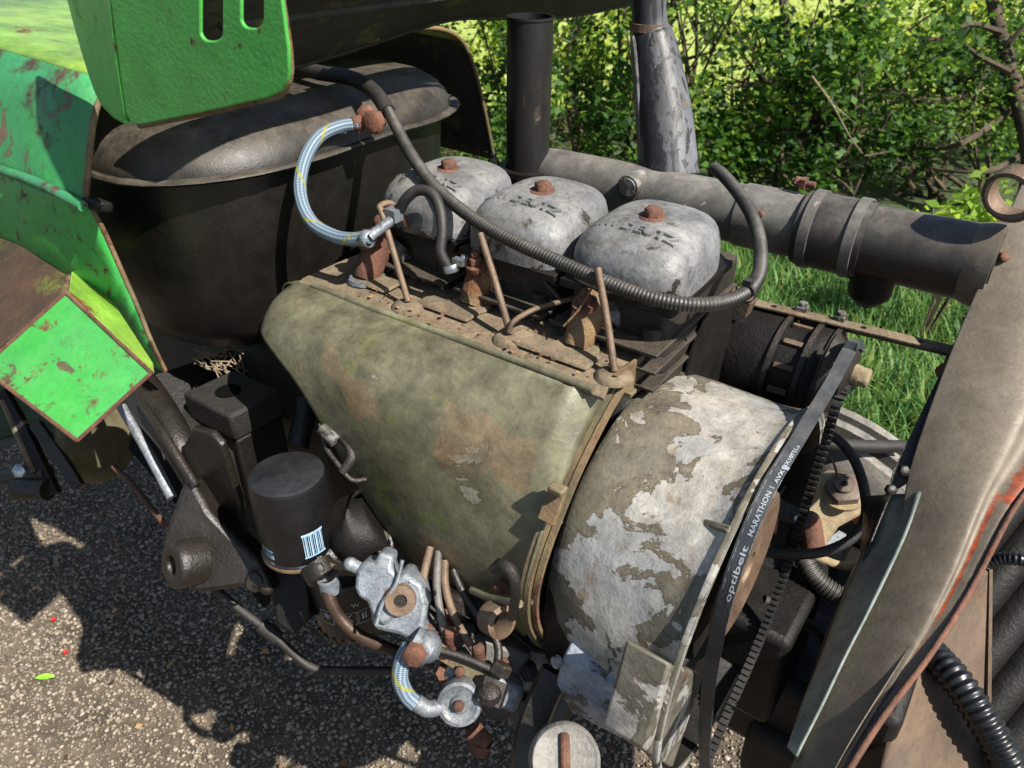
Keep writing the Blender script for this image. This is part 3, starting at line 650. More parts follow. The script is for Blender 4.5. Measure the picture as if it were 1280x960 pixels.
# injectors: three assemblies
INJ = [(458, 346), (590, 378), (722, 430)]
for i, q in enumerate(INJ):
    b = P(*q, z=1.084); dr = nrm(_R*.36+_U*.93)
    mb = MB(); mb.tube([b-dr*.004, b+dr*.008, b+dr*.03, b+dr*.052, b+dr*.062, b+dr*.066], [.0145, .0165, .0175, .0168, .013, .006], 18, smooth=4)
    o = obj('injector', mb, 'rust' if i == 0 else 'body', ENG, label=['rearmost injector with orange rust', 'middle injector coated in sandy dust', 'front injector coated in brown dust'][i])
    mb = MB(); mb.disc(b-Z*.003, Z, .024, .004, 24, .022); obj('flange', mb, 'alu' if i == 0 else 'deck', o)
    c = b+dr*.030+_R*.018+_F*.014
    mb = MB(); mb.tube([c, c+dr*.014+_R*.006], .0205, 20); obj('nozzle_collar', mb, 'cover', o)
    c = b+dr*.040-_R*.008-_F*.016
    mb = MB(); mb.tube([c, c+V(0, -.002, .006)], .013, 14); mb.hexb(c+V(0, -.002, .006), V(0, -.2, 1), .014, .008); mb.ball(c+V(0, -.003, .016), .0055); obj('clamp_nut', mb, 'rust', o)
    c = b+dr*.058+_F*.004
    mb = MB(); mb.hexb(c, V(-.1, -.35, .9), .02, .010); mb.tube([c, c+V(.004, 0, .017)], .0085, 12); mb.ball(c+V(0, -.003, .014), .0105); obj('banjo_bolt', mb, 'rust', o)
# rods with round feet
RODS = [((510, 377), (475, 258)), ((638, 418), (600, 292)), ((768, 464), (747, 335))]
for i, (a, b) in enumerate(RODS):
    A = P(*a, z=1.086); yb = [.585, .60, .60][i]; B_ = P(*b, y=yb)
    mb = MB()
    if i == 0: mb.tube([A, A*.7+B_*.3, B_*.9+A*.1, B_, B_+V(.006, .012, .001), B_+V(.012, .022, -.015), B_+V(.014, .026, -.03)], .0037, 10)
    else: mb.tube([A, (A+B_)/2+V(.001, 0, 0), B_], .0039, 10)
    o = obj('steel_rod', mb, 'rustbrown', ENG, label=['hooked rusty rod nearest the tank', 'straight rusty rod in front of the middle injector', 'straight rusty rod in front of the front injector'][i])
    mb = MB(); mb.lathe([(.001, .006), (.012, .006), (.018, .003), (.0195, 0), (.001, 0)], A-Z*.007, Z, 20); obj('round_foot', mb, 'deck', o)
mb = MB(); mb.tube([P(636, 415, z=1.09), P(642, 402, z=1.1), P(665, 388, z=1.105), P(690, 380, z=1.108), P(722, 372, z=1.112)], .003, 10); obj('leak_off_pipe', mb, 'rustbrown', ENG)
mb = MB(); mb.tube([P(622, 308, y=.63), P(650, 325, y=.63), P(675, 345, y=.63), P(700, 374, y=.628)], .0028, 10); obj('leak_off_pipe', mb, 'copper', ENG)
mb = MB(); mb.tube([P(740, 360, y=.60), P(725, 385, y=.59), P(704, 408, y=.58)], .0012, 6); obj('wire_stalk', mb, 'body', ENG)

# black bowed leak-off hose on rear cover
t = thing('rubber_leak_hose', P(548, 345, d=.84), 'short black rubber hose arched over the rearmost rocker cover side', 'hose')
mb = MB(); mb.tube([P(500, 262, d=.86), P(508, 248, d=.85), P(522, 238, d=.845), P(540, 242, d=.84), P(550, 262, d=.838), P(553, 290, d=.838), P(551, 315, d=.84), P(560, 334, d=.845)], .0062, 12); obj('hose_tube', mb, 'rubber', t)
mb = MB(); mb.lathe([(.008, 0), (.009, .001), (.009, .008), (.008, .009)], P(563, 330, d=.843), nrm(V(.3, 0, -.9)), 14); mb.box(P(574, 327, d=.838), (.014, .008, .007)); mb.hexb(P(578, 322, d=.838), X, .007, .005); obj('hose_clamp', mb, 'steel', t)

# braided fuel hose
t = thing('braided_fuel_hose', P(400, 230, d=.93), 'pale blue braided fuel hose curving from the tank union down to the rear injector', 'hose')
mb = MB(); mb.tube([P(447, 155, d=.955), P(425, 158, d=.95), P(400, 170, d=.94), P(383, 195, d=.93), P(375, 228, d=.92), P(379, 258, d=.91), P(393, 281, d=.90), P(418, 295, d=.885), P(440, 299, d=.87), P(462, 296, d=.855)], .0078, 18, smooth=10); obj('hose_tube', mb, 'braid', t)
mb = MB(); mb.lathe([(.0085, 0), (.0095, .001), (.0095, .012), (.0085, .013)], P(440, 156, d=.955), nrm(P(455, 152, d=.957)-P(435, 157, d=.953)), 16); mb.tube([P(448, 154, d=.955), P(462, 152, d=.957)], .0075, 12); obj('ferrule', mb, 'rust', t)
mb = MB(); c = P(470, 152, d=.955); mb.hexb(c, nrm(V(.2, -.9, .1)), .026, .014); mb.hexb(P(460, 145, d=.965), nrm(V(.1, -.7, .5)), .02, .012); obj('banjo_bolt', mb, 'rust', t)
mb = MB(); mb.lathe([(.0085, 0), (.0098, .001), (.0098, .010), (.0085, .011)], P(455, 297, d=.858), nrm(X), 16); mb.tube([P(462, 296, d=.855), P(490, 275, d=.86)], .006, 10); mb.box(P(492, 268, d=.86), (.016, .014, .014)); obj('ferrule', mb, 'alu', t)

# corrugated loom
t = thing('corrugated_cable_conduit', P(700, 325, d=.78), 'long dusty black corrugated conduit sweeping over the rocker covers', 'conduit')
mb = MB(); mb.tube([P(372, 84, d=1.04), P(400, 91, d=1.02), P(440, 98, d=1.0), P(468, 115, d=.975), P(485, 140, d=.955)], .0098, 14); obj('cable_sleeve', mb, 'rubber', t)
mb = MB(); mb.tube([P(481, 130, d=.96), P(495, 158, d=.94), P(515, 195, d=.905), P(545, 235, d=.865), P(590, 272, d=.83), P(640, 301, d=.80), P(700, 328, d=.772), P(760, 354, d=.745), P(820, 374, d=.725), P(880, 381, d=.72), P(925, 370, d=.735), P(948, 345, d=.765), P(950, 305, d=.80), P(940, 270, d=.835), P(922, 240, d=.875), P(903, 218, d=.905), P(893, 211, d=.93)], .0074, 16, corr=(.0038, .87), smooth=10); obj('conduit_tube', mb, 'hose', t)
mb = MB(); mb.lathe([(.0098, -.002), (.0105, -.002), (.0105, .002), (.0098, .002)], P(932, 366, d=.742), nrm(P(945, 350, d=.76)-P(915, 375, d=.73)), 18); mb.box(P(935, 353, d=.735), (.008, .008, .006)); obj('cable_tie', mb, 'rubber', t)

# ================================================================== fuel tank
TK = thing('fuel_tank', (-1.0, .65, .85), 'large black dusty fuel tank behind the engine with domed top and seam flange', 'tank')
def rrect(x0, x1, y0, y1, r, z, n=8, bow=0, crn=None):
    out = []
    for (cx_, cy_, a0) in [(x1-r, y1-r, 0), (x0+r, y1-r, 90), (x0+r, y0+r, 180), (x1-r, y0+r, 270)]:
        for k in range(n): a = math.radians(a0+90*k/(n-1)); out.append(V(cx_+r*math.cos(a), cy_+r*math.sin(a), z))
    res = []
    for i in range(len(out)):   # densify straight runs
        A, B_ = out[i], out[(i+1) % len(out)]
        m_ = 10 if i % n == n-1 else 1
        for k in range(m_): res.append(A+(B_-A)*k/m_)
    return res
zs = 1.198; x0, x1, y0t, y1t = -1.45, -.755, .432, .985; rc = .15
dome = [(0, 0), (.006, .001), (.018, .006), (.032, .016), (.043, .032), (.050, .055), (.054, .09), (.057, .14), (.058, .2)]
mb = MB(); mb.grid([rrect(x0+i, x1-i, y0t+i, y1t-i, max(.02, rc-i*.6), zs+h) for h, i in dome], close=True)
n_ = len(rrect(x0, x1, y0t, y1t, rc, 0)); mb.f.append(tuple(range(len(mb.v)-n_, len(mb.v)))); obj('tank_dome', mb, 'tank', TK, ang=50)
mb = MB(); mb.grid([rrect(x0+i, x1-i, y0t+i, y1t-i, rc, zs-h) for h, i in [(.003, .012), (.05, .014), (.16, .02), (.22, .03), (.255, .05), (.27, .09), (.272, .2)]], close=True); mb.f.append(tuple(range(len(mb.v)-n_, len(mb.v)))); obj('tank_body', mb, 'tank', TK, ang=50)
mb = MB(); o_ = [rrect(x0-i, x1+i, y0t-i, y1t+i, rc, zs+h) for h, i in [(.0, -.02), (.003, -.004), (.003, .007), (0, .009), (-.003, .007), (-.003, -.004), (-.0035, -.02)]]
for r_ in o_:
    for k, p in enumerate(r_): p[2] += .0015*math.sin(k*.7)
mb.grid(o_, close=True); obj('seam_flange', mb, 'tank', TK)

# ================================================================== cowl
CW = thing('green_cowl', (-1.0, .65, 1.0), 'chipped green cowl arching over the fuel tank with rusty front edge', 'cowl')
hoop = [P(105, 255, x=-.86), P(110, 200, x=-.86), P(116, 150, x=-.86), P(128, 118, x=-.86), P(160, 92, x=-.86), P(230, 80, x=-.86), P(380, 62, x=-.86), P(480, 42, x=-.86), P(540, 35, x=-.86), P(573, 48, x=-.86), P(590, 80, x=-.86), P(604, 135, x=-.86), P(617, 200, x=-.86)]
hoop = cr(np.array(hoop), 6); 
Gc = [[p+V(dx, (p[1]-.68)*(-.0)*1.0, dz) for p in hoop] for dx, dz in [(0, 0), (-.1, .003), (-.25, .008), (-.45, .014), (-.75, .02)]]
k1 = 22
mb = MB(); mb.grid([r[:k1] for r in Gc]); obj('cowl_side', mb, 'green_old', CW, solid=.003, offset=1)
mb = MB(); mb.grid([[p+V(0, 0, .0004) for p in r[k1-1:56]] for r in Gc]); obj('cowl_top', mb, 'green_top', CW, solid=.003, offset=1)  # sunlit tone of the top comes from its paint colour
mb = MB(); mb.grid([r[55:] for r in Gc]); obj('cowl_side', mb, 'mossy', CW, solid=.003, offset=1)
mb = MB(); mb.tube([p+V(.002, 0, 0) for p in hoop], .0035, 8, smooth=0); obj('rolled_edge', mb, 'ring', CW)
# hump ledge under cowl and lower skirt
SK = thing('green_side_skirt', (-1.1, .4, .9), 'scraped green side skirt sheet below the cowl', 'panel')
e0 = [P(112, 256, x=-.852), P(130, 290, x=-.848), P(150, 335, x=-.84), P(172, 385, x=-.83), P(190, 430, x=-.82), P(206, 463, x=-.81)]
rowsS = []
for j, (lx, ly) in enumerate([((0, 0)), (-.10, -.003), (-.25, -.0), (-.5, .0)]):
    rowsS.append([p+V(lx, ly-.012*math.sin(k*.9)*(1 if lx else 0)+.02*(k-2)*lx, .03*lx) for k, p in enumerate(e0)])
mb = MB(); mb.grid(cr2(rowsS, 5, 5)); obj('skirt_sheet', mb, 'green', SK, solid=.003)
mb = MB(); mb.tube([p+V(.001, 0, 0) for p in e0], .003, 8); obj('rolled_edge', mb, 'ring', SK)
mb = MB(); mb.tube([P(0, 212, y=.375), P(50, 230, y=.375), P(104, 258, y=.375)], .006, 10); obj('ledge_strip', mb, 'green_old', SK)
mb = MB(); mb.box(P(122, 256, x=-.845), (.03, .02, .012), (X, nrm(V(0, 1, -.4)), nrm(V(0, .4, 1)))); obj('catch', mb, 'black', SK, bevel=.003)

# ================================================================== bonnet (raised)
BN = thing('raised_bonnet', (-.78, .8, 1.3), 'raised engine bonnet with mossy dark underside and green slotted side flap', 'bonnet')
A0, A1 = P(372, 80, z=1.298), P(500, 43, z=1.300)
q = [P(372, 80, x=-.80), P(480, 47, x=-.80), P(520, 34, x=-.80), P(570, 22, x=-.80), P(640, 21, x=-.80), P(710, 19, x=-.80), P(785, 5, x=-.80)]
up = V(.20, 0, .14)
low = cr(np.array([P(160, 118, x=-.80), P(255, 100, x=-.80)]+q), 5)
mb = MB(); mb.grid([[p+up*t for p in low] for t in (0, .06, .2, .6, 1.0)]); obj('bonnet_skin', mb, 'mossy', BN, solid=.004)
mb = MB(); mb.tube([p+V(.004, 0, -.001) for p in low], .0035, 8, smooth=0); obj('bonnet_edge', mb, 'mossy', BN)
mb = MB(); Fq = [P(372, 50, x=-.775), P(450, 30, x=-.775), P(640, 0, x=-.775), P(640, -18, x=-.775), P(350, 20, x=-.775)]
a_ = P(250, 30, x=-.70); b_ = P(640, -18, x=-.70); mb.tube([a_, (a_+b_)/2, b_], .006, 8); mb.tube([a_+V(.03, 0, .0), (a_+b_)/2+V(.03, 0, 0), b_+V(.03, 0, 0)], .004, 8); obj('stiffener', mb, 'mossy', BN)
for k, (px, py) in enumerate([(382, 66), (417, 57), (463, 47)]):
    c = P(px, py, x=-.79); mb = MB(); mb.tube([c-Y*.011, c+Y*.011], .0065, 12); obj('hinge_knuckle', mb, 'ring' , BN)
for (px, py) in [(385, 40), (437, 28), (350, 45)]:
    c = P(px, py, x=-.775); mb = MB(); mb.box(c, (.004, .006, .012), (nrm(V(1, 0, -1)), Y, nrm(V(1, 0, 1)))); obj('slot_hole', mb, 'black', BN)
# side flap with two slots
YP = .36
def pp(px, py, dy=0): return P(px, py, y=YP+dy)
# face built as strips round two rounded slots
def slot(cx, w, top, bot, n=6):
    r = w*.42; pts = [(cx-w/2, top), (cx-w/2, bot-r)]
    for k in range(1, n): a = math.pi-math.pi/2*k/n; pts.append((cx-w/2+r+r*math.cos(a), bot-r+r*math.sin(a)))
    pts.append((cx-w/2+r, bot)); pts.append((cx+w/2-r, bot))
    for k in range(1, n): a = math.pi/2-math.pi/2*k/n; pts.append((cx+w/2-r+r*math.cos(a), bot-r+r*math.sin(a)))
    pts += [(cx+w/2, bot-r), (cx+w/2, top)]; return pts
T0 = -130
outer = [(138, T0), (138, 0), (157, 140), (164, 154), (175, 156), (250, 141), (335, 122), (352, 114), (361, 95), (360, 60), (352, 0), (340, T0)]
s1 = slot(264, 28, -100, 51); s2 = slot(315, 28, -110, 35)
poly = outer+[(330, T0)]+list(reversed(s2))+[(300, T0)]+[(279, T0)]+list(reversed(s1))+[(250, T0)]
mb = MB(); mb.prism([pp(*q) for q in poly], Y*.003); obj('side_flap', mb, 'green_panel', BN, bevel=.0012, label='bright green sheet flap with two rounded slots hanging from the bonnet')
mb = MB(); fl = [[pp(138, T0, 0), pp(136, 0), pp(155, 140), pp(160, 155)], [pp(128, T0, .006), pp(128, 0, .006), pp(148, 138, .006), pp(155, 154, .006)], [pp(70, T0, .03), pp(90, 0, .03), pp(122, 118, .03), pp(140, 146, .025)], [pp(60, T0, .06), pp(84, 0, .06), pp(117, 112, .06), pp(134, 135, .05)]]
mb.grid(cr2(fl, 4, 4)); obj('folded_return', mb, 'green_panel', BN, solid=.003)
mb = MB(); mb.tube([pp(352, 0, .004), pp(361, 60, .004), pp(362, 95, .004), pp(353, 115, .004), pp(336, 123, .004), pp(250, 142, .004), pp(175, 157, .004)], .0028, 8); obj('rusty_rim', mb, 'ring', BN)

# ================================================================== toolbox
TB = thing('green_toolbox', P(90, 500, d=.86), 'bright green square toolbox with rusty edges hanging at the left with mossy brown lid', 'toolbox')
pT, pR, pB, pL = P(83, 366, d=.86), P(190, 466, d=.80), P(97, 551, d=.78), P(-22, 460, d=.84)
nb = nrm(np.cross(pR-pT, pB-pT)); nb = nb if np.dot(nb, _F) > 0 else -nb
dep = P(92, 305, d=1.02)-pT
mb = MB(); mb.prism([pT, pR, pB, pL], nb*.003); obj('end_face', mb, 'green', TB, bevel=.002)
mb = MB(); mb.prism([pT+nb*.003, pR+nb*.003, pR+nb*.003+dep*.12, pT+nb*.003+dep], nrm(np.cross(pR-pT, dep))*.002); obj('side_face', mb, 'green_top', TB, bevel=.001)  # narrow lit strip, sunlight painted into the green
mb = MB(); mb.prism([pL+nb*.003, pB+nb*.003, pB+dep*.12, pL+dep*.5], nrm(np.cross(pB-pL, dep))*.002); obj('lower_face', mb, 'ring', TB)
for a, b in ((pT, pR), (pR, pB), (pB, pL), (pL, pT)):
    mb = MB(); mb.tube([a-nb*.0005, (a+b)/2-nb*.0005, b-nb*.0005], .0022, 6, smooth=2); obj('rusty_rim', mb, 'rust', TB)
lid = [P(-20, 272, d=1.05), P(0, 279, d=1.04), P(62, 303, d=1.03), P(88, 318, d=1.01), P(88, 345, d=.94), P(80, 366, d=.885), P(0, 432, d=.865), P(-25, 452, d=.86)]
mb = MB(); mb.prism(lid, V(0, .004, -.006)); obj('lid', mb, 'brown', TB, bevel=.001, label='brown mossy lid')
hp = cr(np.array([lid[0], lid[1], lid[2], lid[3], lid[4], lid[5]]), 4)
for k in range(1, len(hp)-1):
    d = nrm(hp[k+1]-hp[k-1]); mb = MB(); mb.tube([hp[k]-d*.0075, hp[k]+d*.0075], .0042, 8); obj('hinge_knuckle', mb, 'ring' if k % 2 else 'rust', TB)

# ================================================================== exhausts and intake
EX = thing('black_exhaust_pipe', (-.66, .93, 1.1), 'black sooty upright exhaust pipe with a square cut top', 'exhaust pipe')
a, b = P(659, 210, y=.93), P(663, 24, y=.93)
mb = MB(); ax = nrm(b-a); L_ = np.linalg.norm(b-a); mb.lathe([(.0315, -.05), (.0315, L_), (.033, L_+.001), (.033, L_+.004), (.029, L_+.004), (.029, -.05)], a, ax, 32); obj('pipe_tube', mb, 'exhaust', EX)
mb = MB(); mb.lathe([(.032, 0), (.044, 0), (.044, .008), (.032, .008)], a-ax*.005, ax, 24); obj('flange', mb, 'black', EX)
for s_ in (-1, 1):
    mb = MB(); mb.hexb(a+_R*s_*.05+Z*.0, Z, .014, .014); mb.tube([a+_R*s_*.05-Z*.02, a+_R*s_*.05+Z*.02], .004, 8); obj('stud_nut', mb, 'black', EX)
E2 = thing('leaning_tail_pipe', (-.47, 1.0, 1.1), 'leaning pipe streaked white and black behind the rocker covers', 'pipe')
mb = MB(); pts = [(836, 222, .98, .0415), (830, 150, 1.0, .039), (822, 90, 1.02, .0345), (815, 48, 1.03, .030), (812, 28, 1.03, .0235), (810, -30, 1.03, .0235)]
mb.tube([P(p[0], p[1], y=p[2]) for p in pts], [p[3] for p in pts], 28, smooth=6); _c = np.array(mb.v[28*18:28*19]); _m = _c.mean(0); _j = int(np.argmax((_c-_m)@(-_F-_R*.55))); _v = _j/28
_streak_shade_bands = [(-.1, 1.0, _v-.13+k_, _v+.03+k_) for k_ in (-1, 0, 1)]+[(-.1, 1, _v+.09*s_+k_-.02, _v+.09*s_+k_+.02) for k_ in (-1, 0, 1) for s_ in (1,)]  # black streaks plus the left flank's shade, both put into the colour
M['exhaust2'] = mat('streaked_side_shaded_pipe', '434548', '62646a', 14, .5, metal=.3, chips=.36, chip_s=90, chipc='1c1c20', chip_metal=0, rust=.15, speck=.3, bump=.4, stretch=(1, 1, .3), uv_rust_shade=_streak_shade_bands, uvc=('131417', '22232a', .95))
obj('pipe_tube', mb, 'exhaust2', E2)
mb = MB(); mb.tube([P(790, 45, y=.99), P(793, 60, y=.99), P(797, 110, y=.98), P(803, 205, y=.955)], .003, 8); obj('weld_seam', mb, 'exhaust2', E2)
mb = MB(); c = P(811, 30, y=1.03); mb.tube([c-Z*.008, c+Z*.002], .0265, 24); obj('collar', mb, 'rustbrown', E2)
IP = thing('intake_pipe', (-.25, .95, 1.06), 'horizontal grey intake pipe running forward with a clamped rubber coupling', 'pipe')
c0, c1 = V(-.61, .95, 1.118), V(-.02, .95, 1.125)
def ipt(x): t = (x+.61)/.59; return c0+(c1-c0)*t
def xat(px, py=280): return float(P(px, py, y=.95)[0])
mb = MB(); mb.tube([ipt(-.66)+V(-.01, .03, -.03), ipt(-.635)+V(0, .01, -.005), ipt(-.60), ipt(-.45), ipt(-.30)], [.03, .036, .038, .038, .038], 32); obj('rear_tube', mb, 'pipe', IP)
mb = MB(); c = P(786, 233, y=.905); mb.tube([c-V(0, .004, 0), c+V(0, .03, 0)], .0155, 20); mb.tube([c-V(0, .006, 0), c-V(0, .003, 0)], .012, 16); obj('blanking_plug', mb, 'pipe', IP)
mb = MB(); mb.tube([ipt(-.32), ipt(-.29), ipt(-.24), ipt(-.2)], [.0405, .0405, .039, .039], 32, smooth=2); obj('adaptor_tube', mb, 'pipe', IP)
mb = MB(); xa, xb = -.243, -.163
mb.lathe([(.040, 0), (.045, .001), (.046, .02), (.046, .055), (.045, .08), (.040, .081)], ipt(xa), X, 36); cp = obj('rubber_coupling', mb, 'pipeblack', IP)
for xx in (-.235, -.183):
    mb = MB(); mb.lathe([(.0462, 0), (.0485, .0006), (.0485, .0125), (.0462, .013)], ipt(xx), X, 36); obj('hose_clamp', mb, 'pipe', cp)
mb = MB(); c = P(1005, 229, y=.955); mb.hexb(c-X*.01, X, .012, .008); mb.tube([c-X*.014, c+X*.014], .004, 8); mb.box(c, (.006, .014, .012)); obj('clamp_screw', mb, 'rust', cp)
mb = MB(); mb.tube([ipt(-.17), ipt(-.1), ipt(-.028)], [.042, .043, .044], 36, smooth=2); obj('front_tube', mb, 'pipeblack', IP)
mb = MB(); mb.tube([ipt(-.058)+V(0, 0, 0), ipt(-.045), ipt(-.03)], [.043, .047, .05], 32, smooth=3); obj('tube_collar', mb, 'front', IP)
mb = MB(); c = P(1090, 352, y=.95); mb.lathe([(.001, -.03), (.012, -.03), (.024, -.018), (.026, -.012), (.026, .02)], c+Z*.0, Z, 20); mb.ball(c-Z*.03, .006); obj('drain_cup', mb, 'black', IP)
mb = MB(); mb.hexb(P(951, 267, y=.908), -Y, .008, .004); obj('rivet', mb, 'rust', IP)

# ================================================================== alternator (generator) + bracket bar
GN = thing('generator', (-.21, .86, .9), 'greasy black generator with steel end plate and belt pulley', 'generator')
ga = P(905, 475, d=.93); gy, gz = .845, .985
gc = V(-.275, gy, gz)
mb = MB(); mb.lathe([(.01, -.002), (.058, 0), (.06, .004), (.06, .066), (.056, .068), (.056, .1), (.061, .102), (.061, .125), (.05, .135), (.02, .14), (.01, .14)], gc, X, 36); obj('body', mb, 'black', GN)
for xx, w in [(.064, .006), (.1, .006), (.121, .005)]:
    mb = MB(); mb.lathe([(.058, 0), (.064, 0), (.064, w), (.058, w)], gc+X*xx, X, 36); obj('retaining_band', mb, 'dark', GN)
for k in range(12):
    a = 2*math.pi*k/12; c = gc+X*.085+V(0, math.cos(a), math.sin(a))*.057; mb = MB(); mb.box(c, (.022, .006, .006), (X, V(0, -math.sin(a), math.cos(a)), V(0, math.cos(a), math.sin(a)))); obj('winding_window', mb, 'rustbrown', GN)
for k in range(3):
    a = 2.2+k*1.2; c = gc+X*.115+V(0, math.cos(a), math.sin(a))*.06; mb = MB(); mb.tube([c, c+X*.03], .007, 8); obj('mounting_ear', mb, 'dark', GN)
plc = P(1048, 462, x=-.127)
mb = MB(); mb.lathe([(.008, -.02), (.036, -.013), (.038, -.011), (.030, -.004), (.030, .004), (.038, .011), (.036, .013), (.008, .016)], plc, X, 32); obj('pulley', mb, 'dark', GN)
mb = MB(); mb.tube([plc+X*.01, plc+X*.022], .0115, 16); mb.hexb(plc+X*.02, X, .018, .012); obj('pulley_nut', mb, 'sand', GN)
mb = MB(); mb.tube([gc+X*.13, plc], .01, 12); obj('shaft', mb, 'black', GN)
BR = thing('support_bar', (-.15, .87, 1.04), 'long flat steel bar from the engine to the front sheet above the generator', 'bar')
a, b = P(940, 378, z=1.05), P(1192, 438, z=1.05)
dx = nrm(b-a); sd = nrm(np.cross(Z, dx))
mb = MB(); mb.box((a+b)/2, (np.linalg.norm(b-a), .016, .003), (dx, sd, np.cross(dx, sd))); mb.box((a+b)/2+sd*.009-Z*.006, (np.linalg.norm(b-a), .003, .014), (dx, sd, Z)); obj('flat_bar', mb, 'deck', BR, bevel=.0008)
mb = MB(); mb.box(b+dx*.002-Z*.012, (.014, .016, .026), (dx, sd, Z)); obj('bent_end', mb, 'plank', BR, bevel=.003)
for t_ in (.12, .58, .85):
    mb = MB(); c = a+(b-a)*t_+Z*.0016; mb.disc(c, Z, .0032, .0006, 10); obj('bolt_hole', mb, 'black', BR)
mb = MB(); mb.hexb(P(1180, 462, z=1.03), -Y, .014, .01); obj('rusty_bolt', mb, 'rust', BR)
mb = MB(); mb.prism([P(868, 360, y=.80), P(905, 358, y=.80), P(940, 380, y=.80), P(930, 400, y=.80), P(915, 385, y=.80), P(880, 390, y=.80)], Y*.02); obj('engine_bracket', mb, 'plank', BR, bevel=.002)
for (px, py) in [(1000, 389), (1048, 401)]:
    mb = MB(); c = P(px, py, z=1.053); mb.box(c+Y*.008, (.012, .014, .008)); mb.hexb(c+V(0, .008, .004), Z, .010, .005); obj('clip', mb, 'cover', BR, bevel=.001)

# ================================================================== belts
def belt(path, w, th, name, label, m='belt', teeth=False, x=-.115):
    pts = cr(np.array(path), 12); T = np.gradient(pts, axis=0)
    mb = MB(); R_ = []
    for p, t in zip(pts, T):
        n = nrm(np.cross(X, t)); n = n if n[1] < 0 else -n
        R_.append([p-X*w/2, p+X*w/2, p+X*w*.36-n*th, p-X*w*.36-n*th])
    mb.grid(R_, close=True); k = len(R_); mb.f += [(0, 1, 2, 3), (4*k-4, 4*k-3, 4*k-2, 4*k-1)]
    return mb, pts
BT = thing('drive_belt', (-.115, .5, .75), 'dark rubber drive belt with white lettering running from generator past the fan pulley', 'belt')
bp = [P(1072, 432, x=-.1175)+V(0, .012, -.012), P(1063, 436, x=-.1175), P(1040, 478, x=-.1175), P(1000, 545, x=-.1175), P(962, 608, x=-.1175), P(932, 675, x=-.1175), P(908, 745, x=-.1175), P(893, 810, x=-.1175), P(884, 870, x=-.1175), P(880, 930, x=-.1175), P(882, 990, x=-.1175)]
mb, bpts = belt(bp, .0135, .008, 'b', 'l'); obj('outer_strand', mb, 'belt', BT, ang=30)
bq = [P(1066, 478, x=-.113), P(1048, 500, x=-.113), P(1030, 560, x=-.113), P(1005, 640, x=-.113), P(980, 720, x=-.113), P(950, 800, x=-.113), P(915, 880, x=-.113), P(885, 950, x=-.113)]
mb, pts2 = belt(bq, .010, .006, 'b', 'l')
Ls = np.r_[0, np.cumsum(np.linalg.norm(np.diff(pts2, axis=0), axis=1))]
for s_ in np.arange(0, Ls[-1], .0075):
    c = V(*[np.interp(s_, Ls, pts2[:, k]) for k in range(3)]); c2 = V(*[np.interp(s_+.001, Ls, pts2[:, k]) for k in range(3)]); t_ = nrm(c2-c); n = nrm(np.cross(X, t_)); n = n if n[1] < 0 else -n
    mb.box(c+n*.001, (.010, .0035, .004), (X, t_, n))
obj('cogged_strand', mb, 'rubber', BT)
# lettering on belt outer face, reading upward
Lb = np.r_[0, np.cumsum(np.linalg.norm(np.diff(bpts, axis=0), axis=1))]
def onbelt(s_, off, lift=.0006):
    c = V(*[np.interp(s_, Lb, bpts[:, k]) for k in range(3)]); c2 = V(*[np.interp(s_+.002, Lb, bpts[:, k]) for k in range(3)]); t_ = nrm(c2-c); n = nrm(np.cross(X, t_)); n = n if n[1] < 0 else -n
    return c+X*off+n*lift
def arclen(px, py): q = P(px, py, x=-.1175); return Lb[np.argmin(np.linalg.norm(bpts-q, axis=1))]
for s, a, b, h, off in [('optibelt', (906, 752), (933, 680), .0078, .002), ('MARATHON 1', (935, 672), (962, 606), .0072, .002), ('AVX13X1075La', (964, 604), (995, 553), .0055, .003), ('-- - --- - -- ---- - ---', (906, 745), (985, 570), .0030, -.005), ('- --  - ---  --', (912, 760), (962, 630), .0026, .0062), ('v', (982, 577), (985, 571), .006, .002), ('I', (974, 588), (978, 581), .010, .004)]:
    vs, fs = text2d(s, 1.0, bold=True); w = vs[:, 0].max(); sa, sb = arclen(*a), arclen(*b)
    mb = MB(); mb.add([onbelt(sa+(sb-sa)*p[0]/w, off-p[1]*h*.9+h*.3) for p in vs], fs); obj('lettering', mb, 'printgrey', BT, flat=True)

# ================================================================== front sheet
FS = thing('rusty_front_sheet', (.0, .6, .8), 'large rusty brown sheet metal nose panel filling the right side', 'panel')
Lft = [(1292, 200, .85), (1262, 262, .84), (1228, 345, .83), (1194, 425, .815), (1162, 510, .79), (1136, 590, .765), (1120, 672, .73), (1077, 775, .68), (1022, 885, .62), (994, 945, .59), (980, 990, .57)]
Rgt = [(1440, 300, .84), (1415, 370, .82), (1385, 440, .79), (1345, 515, .76), (1305, 585, .73), (1265, 640, .70), (1215, 735, .665), (1165, 815, .62), (1105, 895, .575), (1060, 965, .55), (1035, 1010, .53)]
G = []
for (l, r) in zip(Lft, Rgt):
    A, B_ = P(l[0], l[1], d=l[2]), P(r[0], r[1], d=r[2]); row = []
    for t_ in (0, .05, .2, .4, .6, .72, .8, .9, 1.0):
        p = A+(B_-A)*t_; n = -_F; bow = .020*math.sin(math.pi*t_)+(-.007 if .7 < t_ < .85 else 0)
        row.append(p+n*bow)
    G.append(row)
mb = MB(); mb.grid(cr2(G, 4, 4)); obj('nose_sheet', mb, 'front', FS, solid=.004)
ed = [P(*q[:2], d=q[2]-.004) for q in Rgt[3:]]
mb = MB(); mb.tube(ed, .0025, 8); obj('rusty_edge', mb, 'rust', FS, label='orange rusted lower edge')
# rust scab strip
mb = MB(); mb.grid([[P(1205-8+w_*10-k*20, 705+w_*2+k*30, d=.652-.012*k) for w_ in (0, 1)] for k in range(5)]); 
